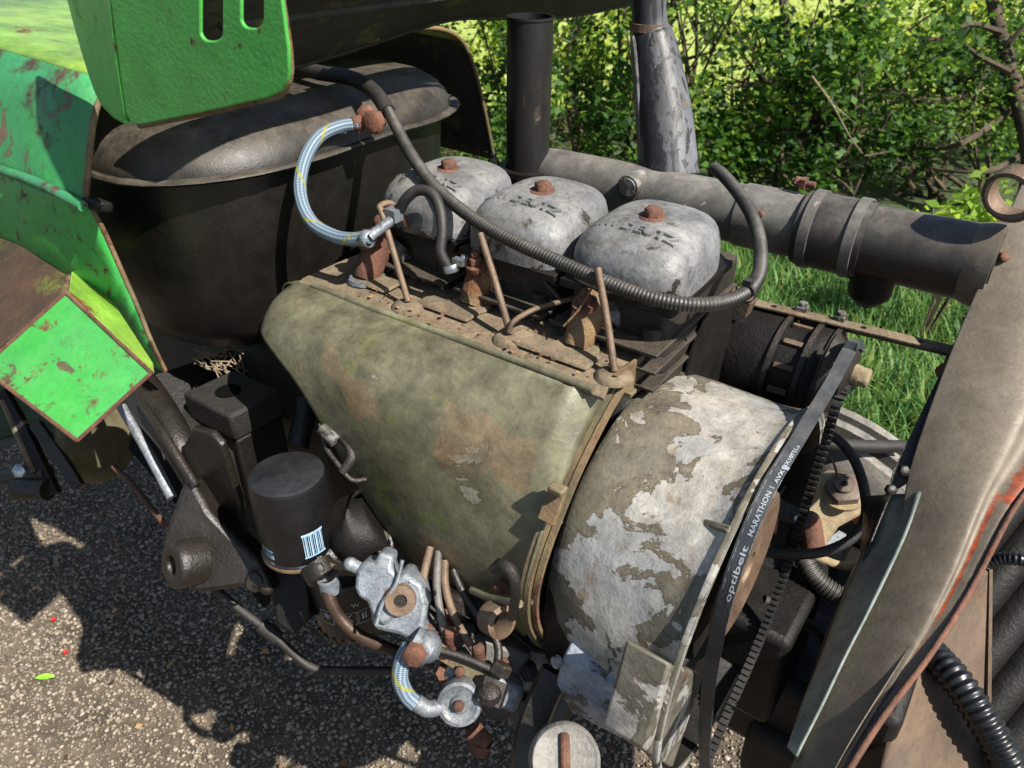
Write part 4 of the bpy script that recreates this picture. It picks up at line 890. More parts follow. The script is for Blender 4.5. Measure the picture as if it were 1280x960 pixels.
# inner greenish flange
fl = []
for l, r in zip([(1108, 618, .79), (1090, 668, .77), (1060, 735, .735), (1032, 812, .695), (1006, 878, .65), (986, 936, .605)], [(1152, 616, .742), (1132, 672, .716), (1094, 752, .676), (1058, 822, .642), (1028, 885, .607), (997, 945, .580)]):
    A, B_ = P(l[0], l[1], d=l[2]), P(r[0], r[1], d=r[2]); fl.append([A, (A+B_)/2-_F*.008, B_])
mb = MB(); mb.grid(cr2(fl, 5, 4)); obj('curved_flange', mb, 'frontgreen', FS, solid=.002)
fl2 = [[P(1080, 620, d=.82), P(1112, 618, d=.766)], [P(1074, 690, d=.80), P(1094, 660, d=.748)], [P(1050, 745, d=.78), P(1065, 735, d=.735)], [P(1008, 860, d=.70), P(1020, 850, d=.67)], [P(986, 935, d=.605), P(990, 935, d=.6)]]
mb = MB(); mb.grid(cr2(fl2, 4, 3)); obj('dark_return', mb, 'casting', FS, solid=.002)
mb = MB(); mb.prism([P(1186, 445, d=.825), P(1202, 425, d=.825), P(1142, 600, d=.775), P(1108, 620, d=.77), P(1116, 590, d=.78)], _R*.004+_F*.008); obj('edge_channel', mb, 'casting', FS)
for q in [(1128, 588, .765), (1112, 612, .76)]:
    mb = MB(); mb.hexb(P(q[0], q[1], d=q[2]), -_F, .010, .006); obj('hex_bolt', mb, 'casting', FS)
mb = MB(); rr_ = P(1276, 236, d=.80); mb.lathe([(.0235, 0), (.028, .001), (.028, .022), (.0235, .023), (.0235, 0)], rr_, nrm(V(-.3, -.8, -.25)), 28); obj('curled_lug', mb, 'rustbrown', FS, label='curled rusty tube end')
mb = MB(); mb.ball(P(1243, 316, d=.835), .009, (1, 1, .8)); mb.hexb(P(1252, 322, d=.825), -_F, .010, .007); obj('rusty_weld', mb, 'rust', FS)

# crossmember / plank and louvres at lower right, corrugated hoses
CM = thing('brown_crossmember', P(1160, 960, d=.9), 'brown dusty timber like crossmember below the front sheet', 'beam')
mb = MB(); mb.prism([P(1090, 1010, d=.72), P(1118, 900, d=.76), P(1205, 700, d=.86), P(1238, 715, d=.88), P(1236, 800, d=.84), P(1232, 1010, d=.74)], _F*.05); obj('beam_body', mb, 'plank', CM, bevel=.003)
mb = MB(); mb.prism([P(1060, 1000, d=.78), P(1140, 880, d=.83), P(1120, 1010, d=.78)], _F*.04); obj('beam_flange', mb, 'casting', CM)
mb = MB(); mb.prism([P(1237, 712, d=.878), P(1241, 712, d=.878), P(1238, 1000, d=.738), P(1233, 1000, d=.738)], _F*.02-_R*.0); obj('chipped_edge', mb, 'plank', CM)
RD = thing('radiator_slats', P(1290, 960, d=.95), 'dark slanting slats at the lower right corner', 'grille')
for k in range(5):
    a, b = P(1200, 800+k*75-100, d=.97), P(1330, 640+k*75-100, d=.97); mb = MB(); mb.tube([a, (a+b)/2, b], .026, 12, smooth=2); obj('slat', mb, 'black', RD)
t = tag(obj('corrugated_hose', MB().tube([P(1150, 800, d=.83), P(1170, 822, d=.80), P(1195, 850, d=.775), P(1225, 893, d=.755), P(1250, 935, d=.745), P(1275, 985, d=.74), P(1300, 1040, d=.74)], .0165, 18, corr=(.0075, .86), smooth=10), 'hoseblack'), 'thick black corrugated hose crossing the brown crossmember', 'hose')
tag(obj('corrugated_hose', MB().tube([P(1235, 703, d=.82), P(1255, 698, d=.81), P(1280, 700, d=.80), P(1310, 706, d=.8)], .0075, 14, corr=(.0042, .84), smooth=10), 'hoseblack'), 'thin black corrugated hose stub at the right edge', 'hose')

# ================================================================== steering arm etc. in the dark bay
SA = thing('steering_arm', P(1050, 620, d=1.0), 'sand coloured cast steering arm with large hexagonal nut', 'steering arm')
outl = [(988, 590), (1010, 596), (1035, 600), (1055, 592), (1080, 598), (1088, 620), (1078, 645), (1050, 660), (1030, 690), (1018, 700), (1000, 690), (985, 660)]
mb = MB(); mb.prism([P(*q, d=.985) for q in outl], _F*.05); obj('arm_casting', mb, 'sand', SA, bevel=.006)
mb = MB(); c = P(1056, 614, d=.98); ax = nrm(V(-.1, -.35, .9)); mb.disc(c-ax*.004, ax, .028, .004, 28); obj('boss', mb, 'sand', SA)
mb = MB(); mb.hexb(c, ax, .040, .012); mb.disc(c+ax*.012, ax, .012, .005, 20); o = obj('hex_nut', mb, 'nut', SA); mb = MB(); mb.disc(c+ax*.0175, ax, .0042, .0005, 14); obj('centre_hole', mb, 'black', o)
mb = MB(); mb.tube([P(1012, 652, d=.96), P(1018, 690, d=.96)], .014, 16); mb.ball(P(1012, 652, d=.96), .014); obj('ball_joint', mb, 'rust', SA)
mb = MB(); mb.prism([P(962, 628, d=.93), P(972, 622, d=.93), P(1014, 642, d=.92), P(1012, 660, d=.92), P(975, 650, d=.93)], _F*.004); obj('perforated_strap', mb, 'casting', SA)
mb = MB(); mb.disc(P(996, 648, d=.919), -_F, .0035, .0006, 12); obj('strap_hole', mb, 'print', SA)
tag(obj('red_bracket', MB().prism([P(1087, 628, d=1.0), P(1098, 634, d=1.0), P(1084, 662, d=1.0), P(1077, 656, d=1.0)], _F*.03), 'red'), 'small red painted bracket beside the steering arm', 'bracket')
tag(obj('red_bracket', MB().prism([P(958, 655, d=.95), P(974, 645, d=.95), P(970, 668, d=.95)], _F*.02), 'red'), 'small red corner between the drive belt strands', 'bracket')
tag(obj('black_taped_loom', MB().tube([P(1010, 540, d=.9), P(1030, 540, d=.9), P(1050, 552, d=.89), P(1068, 575, d=.88), P(1080, 610, d=.87), P(1082, 645, d=.865), P(1066, 672, d=.86), P(1035, 688, d=.86), P(1000, 693, d=.86), P(955, 690, d=.87)], .0058, 12), 'cableloom'), 'black taped cable loom looping round the steering arm', 'cable')
tag(obj('corrugated_hose', MB().tube([P(992, 590, d=1.0), P(990, 625, d=1.0), P(994, 660, d=.99), P(1005, 700, d=.97), P(1025, 728, d=.96), P(1060, 752, d=.95), P(1100, 775, d=.95)], .013, 16, corr=(.005, .86), smooth=10), 'hose'), 'grey dusty corrugated hose dropping beside the steering arm', 'hose')
tag(obj('corrugated_hose', MB().tube([P(880, 478, d=1.1), P(905, 488, d=1.1), P(940, 497, d=1.12), P(980, 508, d=1.14)], .0115, 14, corr=(.005, .86), smooth=8), 'hose'), 'short pale corrugated hose seen under the generator', 'hose')
tag(obj('black_rod', MB().tube([P(880, 505, d=1.05), P(920, 512, d=1.1), P(990, 545, d=1.2), P(1060, 557, d=1.25), P(1130, 558, d=1.3)], .011, 12), 'rubber'), 'black rod passing in front of the far front wheel', 'rod')
tag(obj('black_cable', MB().tube([P(955, 750, d=.95), P(985, 765, d=.95), P(1015, 785, d=.97), P(1040, 820, d=1.0)], .007, 10), 'rubber'), 'black cable in the dark bay behind the drive belt', 'cable')
tag(obj('bent_rod', MB().tube([P(1010, 690, d=1.02), P(1030, 700, d=1.02), P(1060, 708, d=1.02), P(1100, 700, d=1.02)], .006, 10), 'sand'), 'bent sand coloured rod below the steering arm', 'rod')
tag(obj('silver_plate', MB().prism([P(1035, 655, d=1.05), P(1058, 668, d=1.05), P(1050, 700, d=1.05), P(1028, 690, d=1.05)], _F*.004), 'alu'), 'small silver plate under the steering arm', 'plate')

# far front wheel
FW = thing('front_wheel', (-.2, 1.27, 0), 'far front wheel with dusty ribbed grey tyre', 'wheel')
wc = V(-.22, 1.22, .345)
pr_ = [(.18, -.07), (.25, -.085), (.30, -.085), (.325, -.075), (.338, -.06), (.345, -.055), (.345, -.035), (.325, -.03), (.325, -.015), (.348, -.01), (.348, .01), (.325, .015), (.325, .03), (.345, .035), (.345, .055), (.325, .075), (.28, .085), (.18, .07)]
mb = MB(); mb.lathe(pr_, wc, Y, 72); obj('tyre', mb, 'tyre', FW, ang=40)
mb = MB(); mb.lathe([(.01, -.02), (.1, -.02), (.16, -.05), (.185, -.07), (.19, .07)], wc, Y, 48); obj('rim', mb, 'dark', FW)
# front axle beam and frame, dark blocks added to block light
FR = thing('tractor_frame', (-.2, .7, .3), 'dark front frame and axle blocks added to block light under the engine', 'frame')
mb = MB(); mb.box(V(-.12, .80, .52), (.2, .16, .16)); mb.box(V(-.05, .95, .45), (.12, .5, .12)); obj('axle_light_block', mb, 'black', FR, bevel=.02)
mb = MB(); mb.box(V(-.14, .74, .66), (.12, .16, .16)); obj('frame_nose', mb, 'black', FR, bevel=.01)
mb = MB(); mb.box(V(-1.05, .80, .66), (.62, .44, .5)); mb.box(V(-1.9, .80, .62), (1.2, .36, .4)); obj('added_gearbox_mass', mb, 'block', FR, bevel=.03)  # rear mass added to darken the left ground and the gap below the tank
mb = MB(); mb.box(V(.02, .82, .66), (.05, .5, .3)); obj('radiator_core', mb, 'black', FR, bevel=.01)

# ================================================================== lower engine: pump, filters, pipes
def tx(o): return o
OF = thing('oil_filter', P(372, 700, d=.84), 'black spin on oil filter with pale blue barcode sticker', 'filter')
ftop = P(357.5, 590, d=.815); fax = nrm(P(376, 697, d=.845)-P(357, 592, d=.815)); fax = nrm(V(.03, -.02, -1)); fR = .0408
mb = MB(); mb.lathe([(.001, 0), (.036, .0), (.0395, .002), (fR, .006), (fR, .098), (.0425, .100), (.0425, .106), (.039, .108), (.001, .108)], ftop, fax, 40); obj('filter_can', mb, 'filter', OF, ang=40)
mb = MB(); mb.lathe([(.0427, .1005), (.0432, .102), (.0432, .105), (.0427, .106)], ftop, fax, 40); obj('rolled_seam', mb, 'ring', OF)
fu = nrm(np.cross(fax, Y)); fw = np.cross(fax, fu)
def onfil(ang, h, c=ftop, R_=fR+.0003):
    rad = nrm(-_Fh-0*_R); side = np.cross(fax, rad); return c+fax*h+R_*(rad*math.cos(ang)+side*math.sin(ang))
sg = 1 if np.dot(onfil(.5, .05)-onfil(-.5, .05), _R) > 0 else -1
def patch(name, a0, a1, h0, h1, m, parent, c=ftop, R_=fR+.0003, n=8):
    mb = MB(); mb.grid([[onfil(sg*a, h, c, R_) for h in (h0, h1)] for a in np.linspace(a0, a1, n)]); return obj(name, mb, m, parent)
for k in range(12):
    a = .42+k*.048; patch('barcode_bar', a, a+[.02, .034, .014][k % 3], .058+.0012*k*0, .086, 'print', OF, n=3)
patch('barcode_bar', .40, 1.0, .055, .058, 'print', OF); patch('barcode_bar', .40, 1.0, .086, .088, 'print', OF); patch('sticker', -.93, -.45, .078, .090, 'print', OF, R_=fR+.0002)
def ftext(s, a0, h0, size, m, c=ftop, R_=fR+.0006, flip=True, parent=OF):
    vs, fs = text2d(s, size, bold=True); w = vs[:, 0].max(); mb = MB(); out = []
    for p in vs:
        x_, y_ = (w-p[0], p[1]) if flip else (p[0], -p[1])
        out.append(onfil(sg*(a0+x_/R_), h0+y_, c, R_))
    mb.add(out, fs); obj('lettering', mb, m, parent, flat=True)
ftext('MANN', -.9, .0795, .0065, 'black'); ftext('FILTER', -.9, .0845, .005, 'black'); ftext('W 712', -.88, .094, .006, 'printgrey'); ftext('12', .7, .092, .005, 'printgrey')
LFt = thing('lower_oil_filter', P(430, 790, d=.93), 'lower black filter can partly hidden behind the silver fuel pump', 'filter')
l0 = P(432, 700, d=.93); 
mb = MB(); mb.lathe([(.001, 0), (.046, 0), (.048, .004), (.048, .085), (.046, .098), (.040, .104), (.001, .105)], l0, V(.02, 0, -1), 36); obj('filter_can', mb, 'filter', LFt, ang=40)
for k in range(24):
    a = 2*math.pi*k/24; mb = MB(); mb.tube([l0-Z*.088+.0475*V(math.cos(a), math.sin(a), 0), l0-Z*.1+.045*V(math.cos(a), math.sin(a), 0)], .0028, 6); obj('grip_flute', mb, 'filter', LFt)
for s, a0, h0, sz in [('W', .25, .03, .009), ('X', .0, .052, .016), ('II', .45, .052, .014), ('*', -.5, .056, .02)]:
    ftext(s, a0, h0, sz, 'printgrey', c=l0, R_=.0487, flip=False, parent=LFt)
for a0, a1 in [(-.08, .34), (.38, .7), (-.62, -.25)]:
    for h in (.038, .058): patch('printed_frame', a0, a1, h, h+.0008, 'printgrey', LFt, c=l0, R_=.0486)
    for a in (a0, a1): patch('printed_frame', a, a+.012, .038, .058, 'printgrey', LFt, c=l0, R_=.0486, n=2)
# filter head (under the upper filter) parts of the engine
mb = MB(); mb.tube([P(395, 697, d=.86), P(440, 690, d=.88), P(480, 680, d=.9)], [.02, .028, .03], 14); obj('filter_head', mb, 'casting', ENG)
mb = MB(); mb.tube([P(425, 650, d=.88), P(452, 660, d=.87), P(470, 650, d=.87)], [.03, .045, .03], 18); obj('oil_cooler_body', mb, 'black', ENG)
mb = MB(); mb.lathe([(.036, 0), (.04, .003), (.036, .006)], P(440, 682, d=.86), Z, 24); obj('seal_ring', mb, 'ring', ENG)
mb = MB(); mb.tube([P(395, 705, d=.84), P(405, 722, d=.835)], .018, 14); mb.hexb(P(398, 712, d=.83), -_F, .018, .01); obj('banjo_union', mb, 'casting', ENG)
tag(obj('oil_pipe', MB().tube([P(408, 728, d=.83), P(412, 748, d=.83), P(425, 772, d=.835), P(450, 795, d=.84), P(490, 812, d=.86), P(540, 830, d=.88)], .0068, 12), 'copper'), 'brown oil pipe curving below the upper oil filter', 'pipe')
mb = MB(); mb.lathe([(.009, 0), (.0115, .001), (.0115, .018), (.009, .019)], P(409, 722, d=.828), nrm(V(.15, 0, -1)), 18); obj('pipe_ferrule', mb, 'alu', ENG)
# silver fuel pump
FP = thing('fuel_lift_pump', P(490, 770, d=.82), 'speckled silver cast fuel lift pump bolted below the shroud', 'pump')
out = [(445, 712), (455, 702), (468, 704), (474, 690), (492, 695), (490, 712), (500, 722), (505, 745), (500, 765), (480, 785), (465, 770), (458, 752), (448, 748), (443, 735)]
mb = MB(); mb.prism([P(*q, d=.79) for q in out], _F*.035); obj('pump_cover', mb, 'alu', FP, bevel=.004)
mb = MB(); mb.prism([P(*q, d=.795) for q in [(478, 735), (505, 715), (528, 730), (535, 755), (530, 785), (545, 800), (530, 812), (500, 795), (468, 788), (462, 772)]], _F*.05); obj('pump_body', mb, 'alu', FP, bevel=.005)
c = P(500, 750, d=.79); ax = nrm(-_F+_R*.2)
mb = MB(); mb.lathe([(.001, .002), (.006, .002), (.007, .005), (.0155, .005), (.017, 0), (.017, -.01)], c, ax, 24); obj('inlet_boss', mb, 'rustbrown', FP)
mb = MB(); mb.disc(c+ax*.0022, ax, .0062, .0004, 12); obj('inlet_hole', mb, 'black', FP)
mb = MB(); mb.tube([P(438, 705, d=.80), P(452, 712, d=.80)], .007, 12); mb.ball(P(438, 705, d=.80), .0075); obj('priming_stub', mb, 'alu', FP)
mb = MB(); mb.tube([P(503, 700, d=.787), P(495, 730, d=.785), P(478, 755, d=.785), P(470, 782, d=.785)], .0022, 6); obj('casting_seam', mb, 'alu', FP)
# banjo fitting with lower braided hose
mb = MB(); mb.tube([P(515, 800, d=.79), P(538, 815, d=.79)], [.016, .018], 16); mb.ball(P(532, 808, d=.79), .0175); obj('elbow_fitting', mb, 'alu', FP)
mb = MB(); mb.hexb(P(520, 815, d=.775), nrm(-_F*.9-_R*.2-Z*.2), .021, .012); obj('banjo_bolt', mb, 'rust', FP)
t = thing('lower_braided_hose', P(510, 880, d=.80), 'short pale blue braided hose bent between the pump elbow and round sediment bowl', 'hose')
mb = MB(); mb.tube([P(512, 808, d=.785), P(503, 825, d=.785), P(500, 848, d=.785), P(508, 868, d=.79), P(520, 880, d=.79)], .0085, 16, smooth=10); obj('hose_tube', mb, 'braid', t)
mb = MB(); mb.tube([P(520, 878, d=.79), P(535, 886, d=.792), P(552, 882, d=.795)], .0088, 14); obj('hose_elbow', mb, 'alu', t)
SB = thing('sediment_bowl_head', P(575, 900, d=.82), 'round rust speckled grey sediment bowl head with orange centre bolt', 'filter head')
c = P(574, 880, d=.79); ax = nrm(-_F+Z*.1)
mb = MB(); mb.lathe([(.001, .004), (.008, .004), (.010, .001), (.017, .001), (.019, .003), (.0225, .002), (.024, -.003), (.023, -.02), (.018, -.04), (.001, -.045)], c, ax, 32); obj('bowl_head', mb, 'alu', SB)
mb = MB(); mb.hexb(c+ax*.004, ax, .0105, .006); obj('centre_bolt', mb, 'rust', SB)
mb = MB(); mb.hexb(P(602, 925, d=.80), nrm(-_R*.3-Z*.9-_F*.3), .024, .014); mb.tube([P(590, 912, d=.80), P(606, 930, d=.8)], .011, 12); obj('drain_nut', mb, 'rust', SB)
# injection pump body with delivery pipes
IJ = thing('injection_pump', P(600, 860, d=.88), 'grimy injection pump with four thin steel delivery pipes', 'pump')
mb = MB(); a, b = P(520, 790, d=.85), P(655, 845, d=.84); dx = nrm(b-a)
mb.box((a+b)/2+_F*.02, (np.linalg.norm(b-a), .05, .05), (dx, nrm(np.cross(dx, _F)), _F)); obj('pump_body', mb, 'pipe', IJ, bevel=.006)
mb = MB(); a2, b2 = P(528, 800, d=.815), P(610, 850, d=.81); d2 = nrm(b2-a2); mb.box((a2+b2)/2, (np.linalg.norm(b2-a2), .016, .008), (d2, nrm(np.cross(d2, _F)), _F)); obj('name_plate', mb, 'ring', IJ, bevel=.001)
for q in [(535, 797), (563, 800), (598, 820), (628, 838)]:
    mb = MB(); c = P(q[0], q[1], d=.815); mb.tube([c+Z*-.01, c+Z*.012], .0072, 14); mb.hexb(c+Z*.008, Z, .012, .008); obj('delivery_union', mb, 'rust', IJ)
pipes = [[(538, 683), (531, 712), (527, 735), (521, 765), (530, 785), (545, 795)], [(548, 688), (546, 720), (547, 745), (552, 775), (558, 795)], [(556, 700), (556, 728), (562, 755), (575, 785), (592, 812)], [(566, 712), (576, 735), (595, 765), (615, 790), (623, 812), (621, 835)]]
for k, q in enumerate(pipes):
    mb = MB(); mb.tube([P(a_, b_, d=.835-.006*i) for i, (a_, b_) in enumerate(q)], .0046, 10); obj('delivery_pipe', mb, ['rustbrown', 'pipe', 'rustbrown', 'casting'][k], IJ)
mb = MB(); mb.tube([P(618, 850, d=.80), P(608, 880, d=.79)], .0165, 8); mb.hexb(P(624, 842, d=.80), nrm(P(624, 842, d=.80)-P(608, 880, d=.8)), .02, .012); mb.ball(P(612, 868, d=.785), .013); obj('union_block', mb, 'dark', IJ, ang=20)
mb = MB(); mb.prism([P(640, 800, d=.86), P(690, 815, d=.86), P(672, 870, d=.86), P(630, 860, d=.86)], _F*.04); obj('grey_cover', mb, 'alu', IJ, bevel=.004)
mb = MB(); mb.box(P(655, 887, d=.86), (.035, .03, .02), (_R, _U, _F)); obj('small_block', mb, 'cover', IJ, bevel=.003)
mb = MB(); mb.tube([P(695, 840, d=.78), P(680, 870, d=.78), P(664, 915, d=.78), P(655, 980, d=.78)], .012, 10, prof=lambda q: 1.3 if abs(math.cos(q)) > .7 else .8); obj('engine_leg', mb, 'casting', ENG)
# dark casting behind the pump and the pipes
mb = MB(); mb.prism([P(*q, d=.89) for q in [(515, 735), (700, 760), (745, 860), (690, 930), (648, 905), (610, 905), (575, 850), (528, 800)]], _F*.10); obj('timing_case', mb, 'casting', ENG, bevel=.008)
mb = MB(); a, b = P(560, 828, d=.83), P(650, 872, d=.82); dx = nrm(b-a)
mb.box((a+b)/2, (np.linalg.norm(b-a), .03, .03), (dx, nrm(np.cross(dx, _F)), _F)); obj('governor_housing', mb, 'alu', IJ, bevel=.006)
mb = MB(); mb.tube([P(548, 812, d=.80), P(580, 822, d=.80), P(612, 836, d=.80)], .004, 10); obj('rack_cover_pipe', mb, 'dark', IJ)
for q in [(575, 838), (600, 850), (628, 862), (560, 815)]:
    mb = MB(); mb.hexb(P(q[0], q[1], d=.806), -_F, .010, .007); obj('cover_bolt', mb, 'rust' if q[0] % 2 else 'dark', IJ)
for q in [(650, 790), (690, 800), (715, 850), (665, 885), (545, 760)]:
    mb = MB(); mb.hexb(P(q[0], q[1], d=.887), -_F, .013, .009); obj('case_bolt', mb, 'dark', ENG)
# filler cap
FC = thing('oil_filler_cap', P(706, 960, d=.70), 'round grey filler cap with rusty raised bar at the bottom edge', 'cap')
c = P(706, 950, d=.69); ax = nrm(-_F*.9+_U*.35)
mb = MB(); mb.lathe([(.001, .004), (.026, .004), (.029, .006), (.032, .002), (.0325, -.012), (.028, -.02), (.028, -.06)], c, ax, 36); obj('cap_disc', mb, 'cap', FC)
tb = nrm(np.cross(ax, _R)); mb = MB(); mb.box(c+ax*.006, (.009, .046, .007), (nrm(np.cross(tb, ax)), tb, ax)); obj('grip_bar', mb, 'rust', FC, bevel=.003)
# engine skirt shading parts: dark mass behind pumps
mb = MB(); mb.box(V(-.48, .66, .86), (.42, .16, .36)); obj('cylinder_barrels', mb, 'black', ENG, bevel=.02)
# loose wires below the shroud
tag(obj('wiring_bundle', MB().tube([P(400, 530, d=.86), P(408, 560, d=.85), P(422, 580, d=.84), P(440, 600, d=.84), P(462, 598, d=.85)], .003, 8).tube([P(412, 540, d=.85), P(430, 548, d=.845), P(440, 570, d=.84), P(428, 590, d=.84)], .006, 8), 'dark'), 'grimy wires and connector hanging under the rear of the shroud', 'wire')
mb = MB(); mb.tube([P(402, 535, d=.845), P(420, 552, d=.842)], .0075, 10); tag(obj('wire_connector', mb, 'cover'), 'small pale connector under the rear edge of the shroud', 'connector')

# ================================================================== left chassis
CH = thing('gearbox_bracket', (-.85, .45, .6), 'grimy dark cast bracket and block at left of the oil filter', 'bracket')
c4 = [P(227, 491, d=1.0)]; zt = c4[0][2]
pA, pB_, pC, pD = P(227, 491, z=zt), P(292, 461, z=zt), P(352, 487, z=zt), P(287, 521, z=zt)
mb = MB(); mb.prism([pA, pB_, pC, pD], -Z*.04); o = obj('block', mb, 'block', CH, bevel=.005)
mb = MB(); k_ = .92; ctr = (pA+pB_+pC+pD)/4; mb.prism([ctr+(p-ctr)*k_-Z*.041 for p in (pA, pB_, pC, pD)], -Z*.22); obj('block_base', mb, 'black', CH, bevel=.004)
mb = MB(); mb.disc(P(285, 489, z=zt), Z, .0165, .0007, 28); M['hole'] = mat('dark_hole', '040404', '060606', 10, .9, spec=.1, speck=0, mott=0); obj('block_hole', mb, 'hole', o)
yp = .345
pl = [(228, 560), (240, 535), (262, 542), (275, 556), (283, 580), (298, 630), (302, 672), (296, 700), (270, 690), (255, 655), (243, 610)]
mb = MB(); mb.prism([P(*q, y=.36) for q in pl], Y*.01); obj('side_plate', mb, 'casting', CH, bevel=.003)
mb = MB(); mb.hexb(P(270, 646, y=.36), -Y, .014, .01); obj('hex_bolt', mb, 'casting', CH)
mb = MB(); mb.tube([P(165, 478, y=.40), P(195, 515, y=.385), P(225, 560, y=.37), P(245, 610, y=.36)], [.03, .026, .02, .012], 16); obj('angled_strut', mb, 'casting', CH, label='dark strut with reddish worn edge')
mb = MB(); mb.tube([P(178, 505, y=.37), P(205, 545, y=.352), P(245, 608, y=.34)], .006, 8); obj('worn_edge', mb, 'casting', CH)
cast = [(226, 608), (240, 600), (262, 640), (300, 680), (325, 700), (342, 740), (332, 748), (318, 738), (300, 735), (245, 742), (215, 722), (200, 680)]
G = [[P(224, 700, d=.80), P(222, 690, d=.80), P(228, 680, d=.8)]]
mb = MB(); mb.prism([P(*q, d=.90) for q in cast], _F*.05); obj('flared_casting', mb, 'casting', CH, bevel=.012)
c = P(220, 706, d=.875); ax = nrm(-_F*.75-_R*.65-Z*.05)
mb = MB(); mb.lathe([(.011, -.02), (.011, .004), (.013, .006), (.024, .006), (.027, .003), (.028, -.004), (.026, -.03)], c, ax, 28, ); obj('bored_boss', mb, 'casting', CH)
mb = MB(); mb.prism([P(*q, d=.93) for q in [(305, 700), (345, 700), (385, 715), (388, 775), (366, 795), (345, 780), (338, 745)]], _F*.03); obj('lower_bracket', mb, 'black', CH, bevel=.004)
mb = MB(); mb.lathe([(.009, 0), (.012, .001), (.012, .004)], P(320, 727, d=.895), nrm(-_F-_R*.4), 16); obj('lug_eye', mb, 'casting', CH)
mb = MB(); mb.tube([P(372, 560, d=.98), P(385, 500, d=1.0)], .014, 12); obj('upright_tube', mb, 'casting', CH)
mb = MB(); mb.prism([P(190, 470, d=1.12), P(340, 420, d=1.25), P(345, 480, d=1.2), P(330, 760, d=1.05), P(160, 560, d=1.1)], _F*.03); obj('rear_web', mb, 'black', CH)
mb = MB(); mb.prism([P(230, 505, d=1.02), P(222, 560, d=1.02), P(236, 600, d=1.0), P(290, 650, d=1.0), P(292, 545, d=1.0)], _F*.05); obj('block_web', mb, 'block', CH)
# straw debris behind block
mb = MB()
for k in range(40):
    a = P(random.uniform(250, 305), random.uniform(425, 468), d=1.1); d_ = nrm(rng.normal(0, 1, 3)); mb.tube([a-d_*.016, a+d_*.016], .0012, 4, smooth=0)
tag(obj('straw_debris', mb, 'twig'), 'dry straw and twigs caught behind the black block', 'debris', kind='stuff')
mb = MB(); mb.tube([P(152, 508, d=.98), P(185, 565, d=.97), P(215, 622, d=.96)], .0065, 12, smooth=2); tag(obj('grey_linkage_rod', mb, 'alu'), 'thin grey control rod beneath the green toolbox', 'rod')
mb = MB(); mb.tube([P(142, 583, d=1.1), P(165, 605, d=1.08), P(185, 630, d=1.05), P(206, 656, d=1.0)], .0042, 8); tag(obj('rusty_wire', mb, 'rust'), 'thin rusty wire hanging over the gravel below the toolbox', 'wire')
tag(obj('black_track_rod', MB().tube([P(268, 736, d=.98), P(300, 762, d=.98), P(345, 797, d=.98), P(385, 832, d=.98), P(420, 838, d=.99), P(500, 838, d=1.0)], .0055, 12), 'rubber'), 'long bent black cable below the castings above the gravel', 'cable')
tag(obj('cable_sleeve', MB().tube([P(326, 781, d=.98), P(349, 799, d=.98)], .0095, 12), 'rubber'), 'thicker black sleeve on the bent cable', 'sleeve')
# pedals
PD = thing('pedal_levers', P(50, 620, d=1.15), 'pair of dark worn pedal levers under the green toolbox', 'pedal')
for pts, w, m_ in [([(2, 490), (30, 540), (52, 585), (68, 618)], .02, 'black'), ([(45, 530), (70, 565), (88, 592), (98, 608)], .018, 'dark')]:
    q = [P(a_, b_, d=1.13) for a_, b_ in pts]; mb = MB(); mb.tube(q, w/2*1.2, 4, smooth=4); obj('lever', mb, m_, PD, ang=20)
q = [P(a_, b_, d=1.122) for a_, b_ in [(2, 500), (22, 545), (42, 590)]]; mb = MB(); mb.tube(q, .004, 6); obj('worn_edge', mb, 'ring', PD)
mb = MB(); mb.tube([P(-20, 598, d=1.16), P(30, 596, d=1.14), P(60, 590, d=1.13)], .012, 12); obj('cross_shaft', mb, 'dark', PD)
mb = MB(); mb.tube([P(20, 612, d=1.13), P(60, 612, d=1.12)], .016, 12); obj('pivot_sleeve', mb, 'dark', PD)
mb = MB(); mb.hexb(P(28, 588, d=1.11), -_F, .018, .010); obj('hex_bolt', mb, 'steel', PD)
DK = thing('brake_disc', P(128, 600, d=1.2), 'mossy grey curved disc segment hanging below the toolbox', 'disc')
c = P(122, 545, d=1.2); mb = MB(); mb.lathe([(.001, -.012), (.055, -.012), (.07, -.006), (.074, 0), (.07, .008), (.055, .012), (.001, .012)], c, nrm(_R*.92-_F*.35), 36); obj('disc_plate', mb, 'pad', DK)

# ================================================================== dirt, litter and small fixings
def litter(n, fn, size, name, m, label, cat):
    p = np.array([fn() for _ in range(n)]); nn = rng.normal(0, .35, (n, 3)); nn[:, 2] = 1; nn /= np.linalg.norm(nn, axis=1)[:, None]
    u = np.cross(nn, rng.normal(0, 1, (n, 3))); u /= np.linalg.norm(u, axis=1)[:, None]; w = np.cross(nn, u); s_ = size*rng.uniform(.5, 1.4, n)
    v = p[:, None]+s_[:, None, None]*(LEAF_V[None, :, 0, None]*w[:, None]+LEAF_V[None, :, 1, None]*u[:, None]+LEAF_V[None, :, 2, None]*nn[:, None])
    return tag(soup(name, m, v, LEAF_F, rng.random(n), nv=4), label, cat)
M['dryleaf'] = leaf_mat('dry_brown_leaf_bits', ['4a3420', '7a5a3a', '9a7a50', 'b08c5c'], .2, .8)
litter(420, lambda: (rng.uniform(-2.2, 0), rng.uniform(-.1, 1.4), .012+rng.random()*.004), .016, 'leaf_litter', 'dryleaf', 'dry brown leaf fragments scattered over the gravel', 'litter')
def on_deck():
    q = P(rng.uniform(400, 820), 0, z=1.084); x_ = rng.uniform(-.64, -.30); return (x_, rng.uniform(.54, .64), 1.0845)
litter(160, on_deck, .006, 'dry_debris', 'dryleaf', 'dry crumbs and straw lying on the dusty deck plate round the injectors', 'debris')
mb = MB()
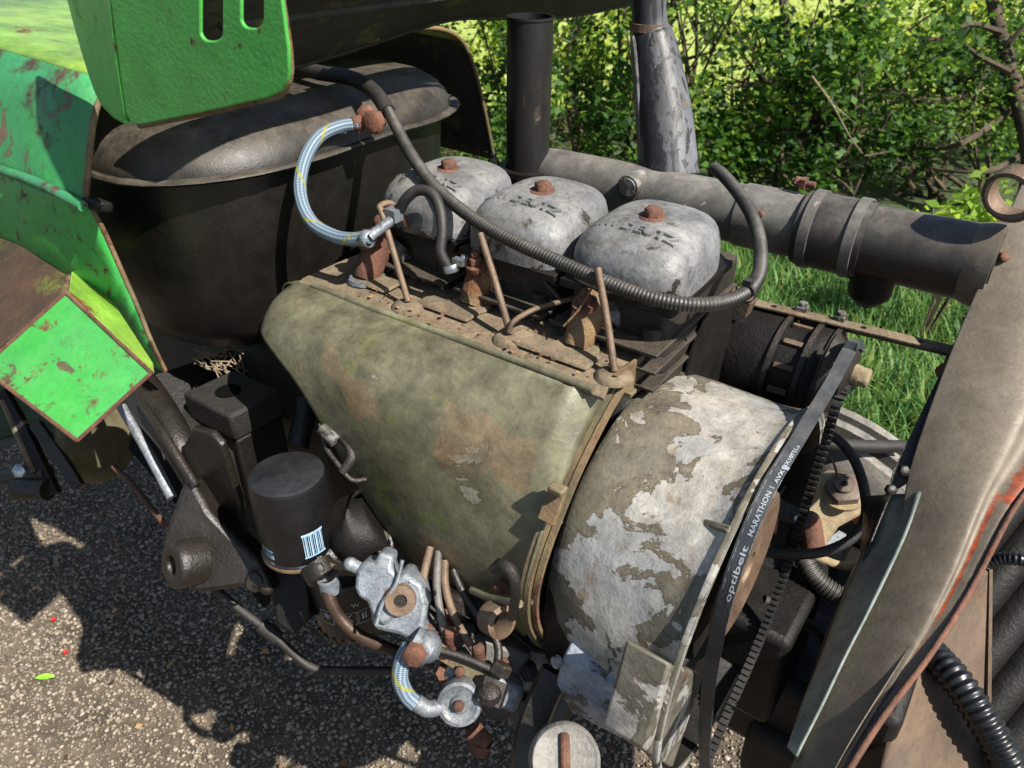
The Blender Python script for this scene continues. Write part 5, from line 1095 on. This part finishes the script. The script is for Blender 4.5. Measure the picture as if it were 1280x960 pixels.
for k in range(46):
    a = V(rng.uniform(-2.0, -.2), rng.uniform(.0, 1.3), .014); d_ = nrm(V(*rng.normal(0, 1, 2), rng.normal()*.1)); L_ = rng.uniform(.012, .045); mb.tube([a-d_*L_/2, a+V(*rng.normal(0, .003, 3)), a+d_*L_/2], rng.uniform(.0008, .0018), 5, smooth=2)
tag(obj('twig_litter', mb, 'twig'), 'small dry twigs lying about on the gravel', 'twigs', kind='stuff')
for (px, py, yy, sz) in [(625, 733, .432, .009)]:
    mb = MB(); c = P(px, py, y=yy); mb.disc(c, -Y, .009, .0015, 16); mb.hexb(c-Y*.001, -Y, sz, .006); obj('hex_bolt', mb, 'rust', ENG)
for (px, py) in [(676, 700), (664, 745), (724, 575), (700, 645)]:
    c = P(px+4, py+2, x=-.2855); mb = MB(); mb.disc(c-Y*.006, nrm(V(0, -.9, .3)), .0035, .002, 10); obj('rivet', mb, 'ring', ENG)
for k, q in enumerate([[(640, 790), (668, 812), (700, 815)]]):
    mb = MB(); mb.tube([P(a_, b_, d=.85+.01*k) for a_, b_ in q], .0028, 8); obj('fuel_line', mb, ['dark', 'rustbrown', 'dark'][k], ENG)
for (px, py, d_, r_, m_) in [(560, 775, .85, .012, 'rust'), (585, 790, .85, .011, 'dark'), (640, 870, .83, .012, 'rust'), (662, 842, .83, .010, 'dark'), (500, 830, .86, .010, 'dark'), (478, 705, .84, .010, 'dark'), (555, 842, .83, .009, 'rust'), (685, 800, .82, .011, 'dark')]:
    mb = MB(); mb.hexb(P(px, py, d=d_), nrm(-_F+_U*.4), r_*1.8, .012); mb.tube([P(px, py, d=d_)+_F*.02, P(px, py, d=d_)], r_*.8, 10); obj('fitting', mb, m_, ENG)
tag(obj('thin_black_wire', MB().tube([P(1000, 490, d=1.0), P(985, 530, d=.98), P(1002, 560, d=.97), P(1040, 552, d=.95)], .0018, 6), 'rubber'), 'thin black wire dangling below the generator', 'wire')
tag(obj('thin_rusty_wire', MB().tube([P(1005, 528, d=.9), P(1018, 548, d=.9), P(1040, 575, d=.89), P(1048, 600, d=.89)], .0014, 6), 'rust'), 'thin rusty wire curling beside the black taped loom', 'wire')
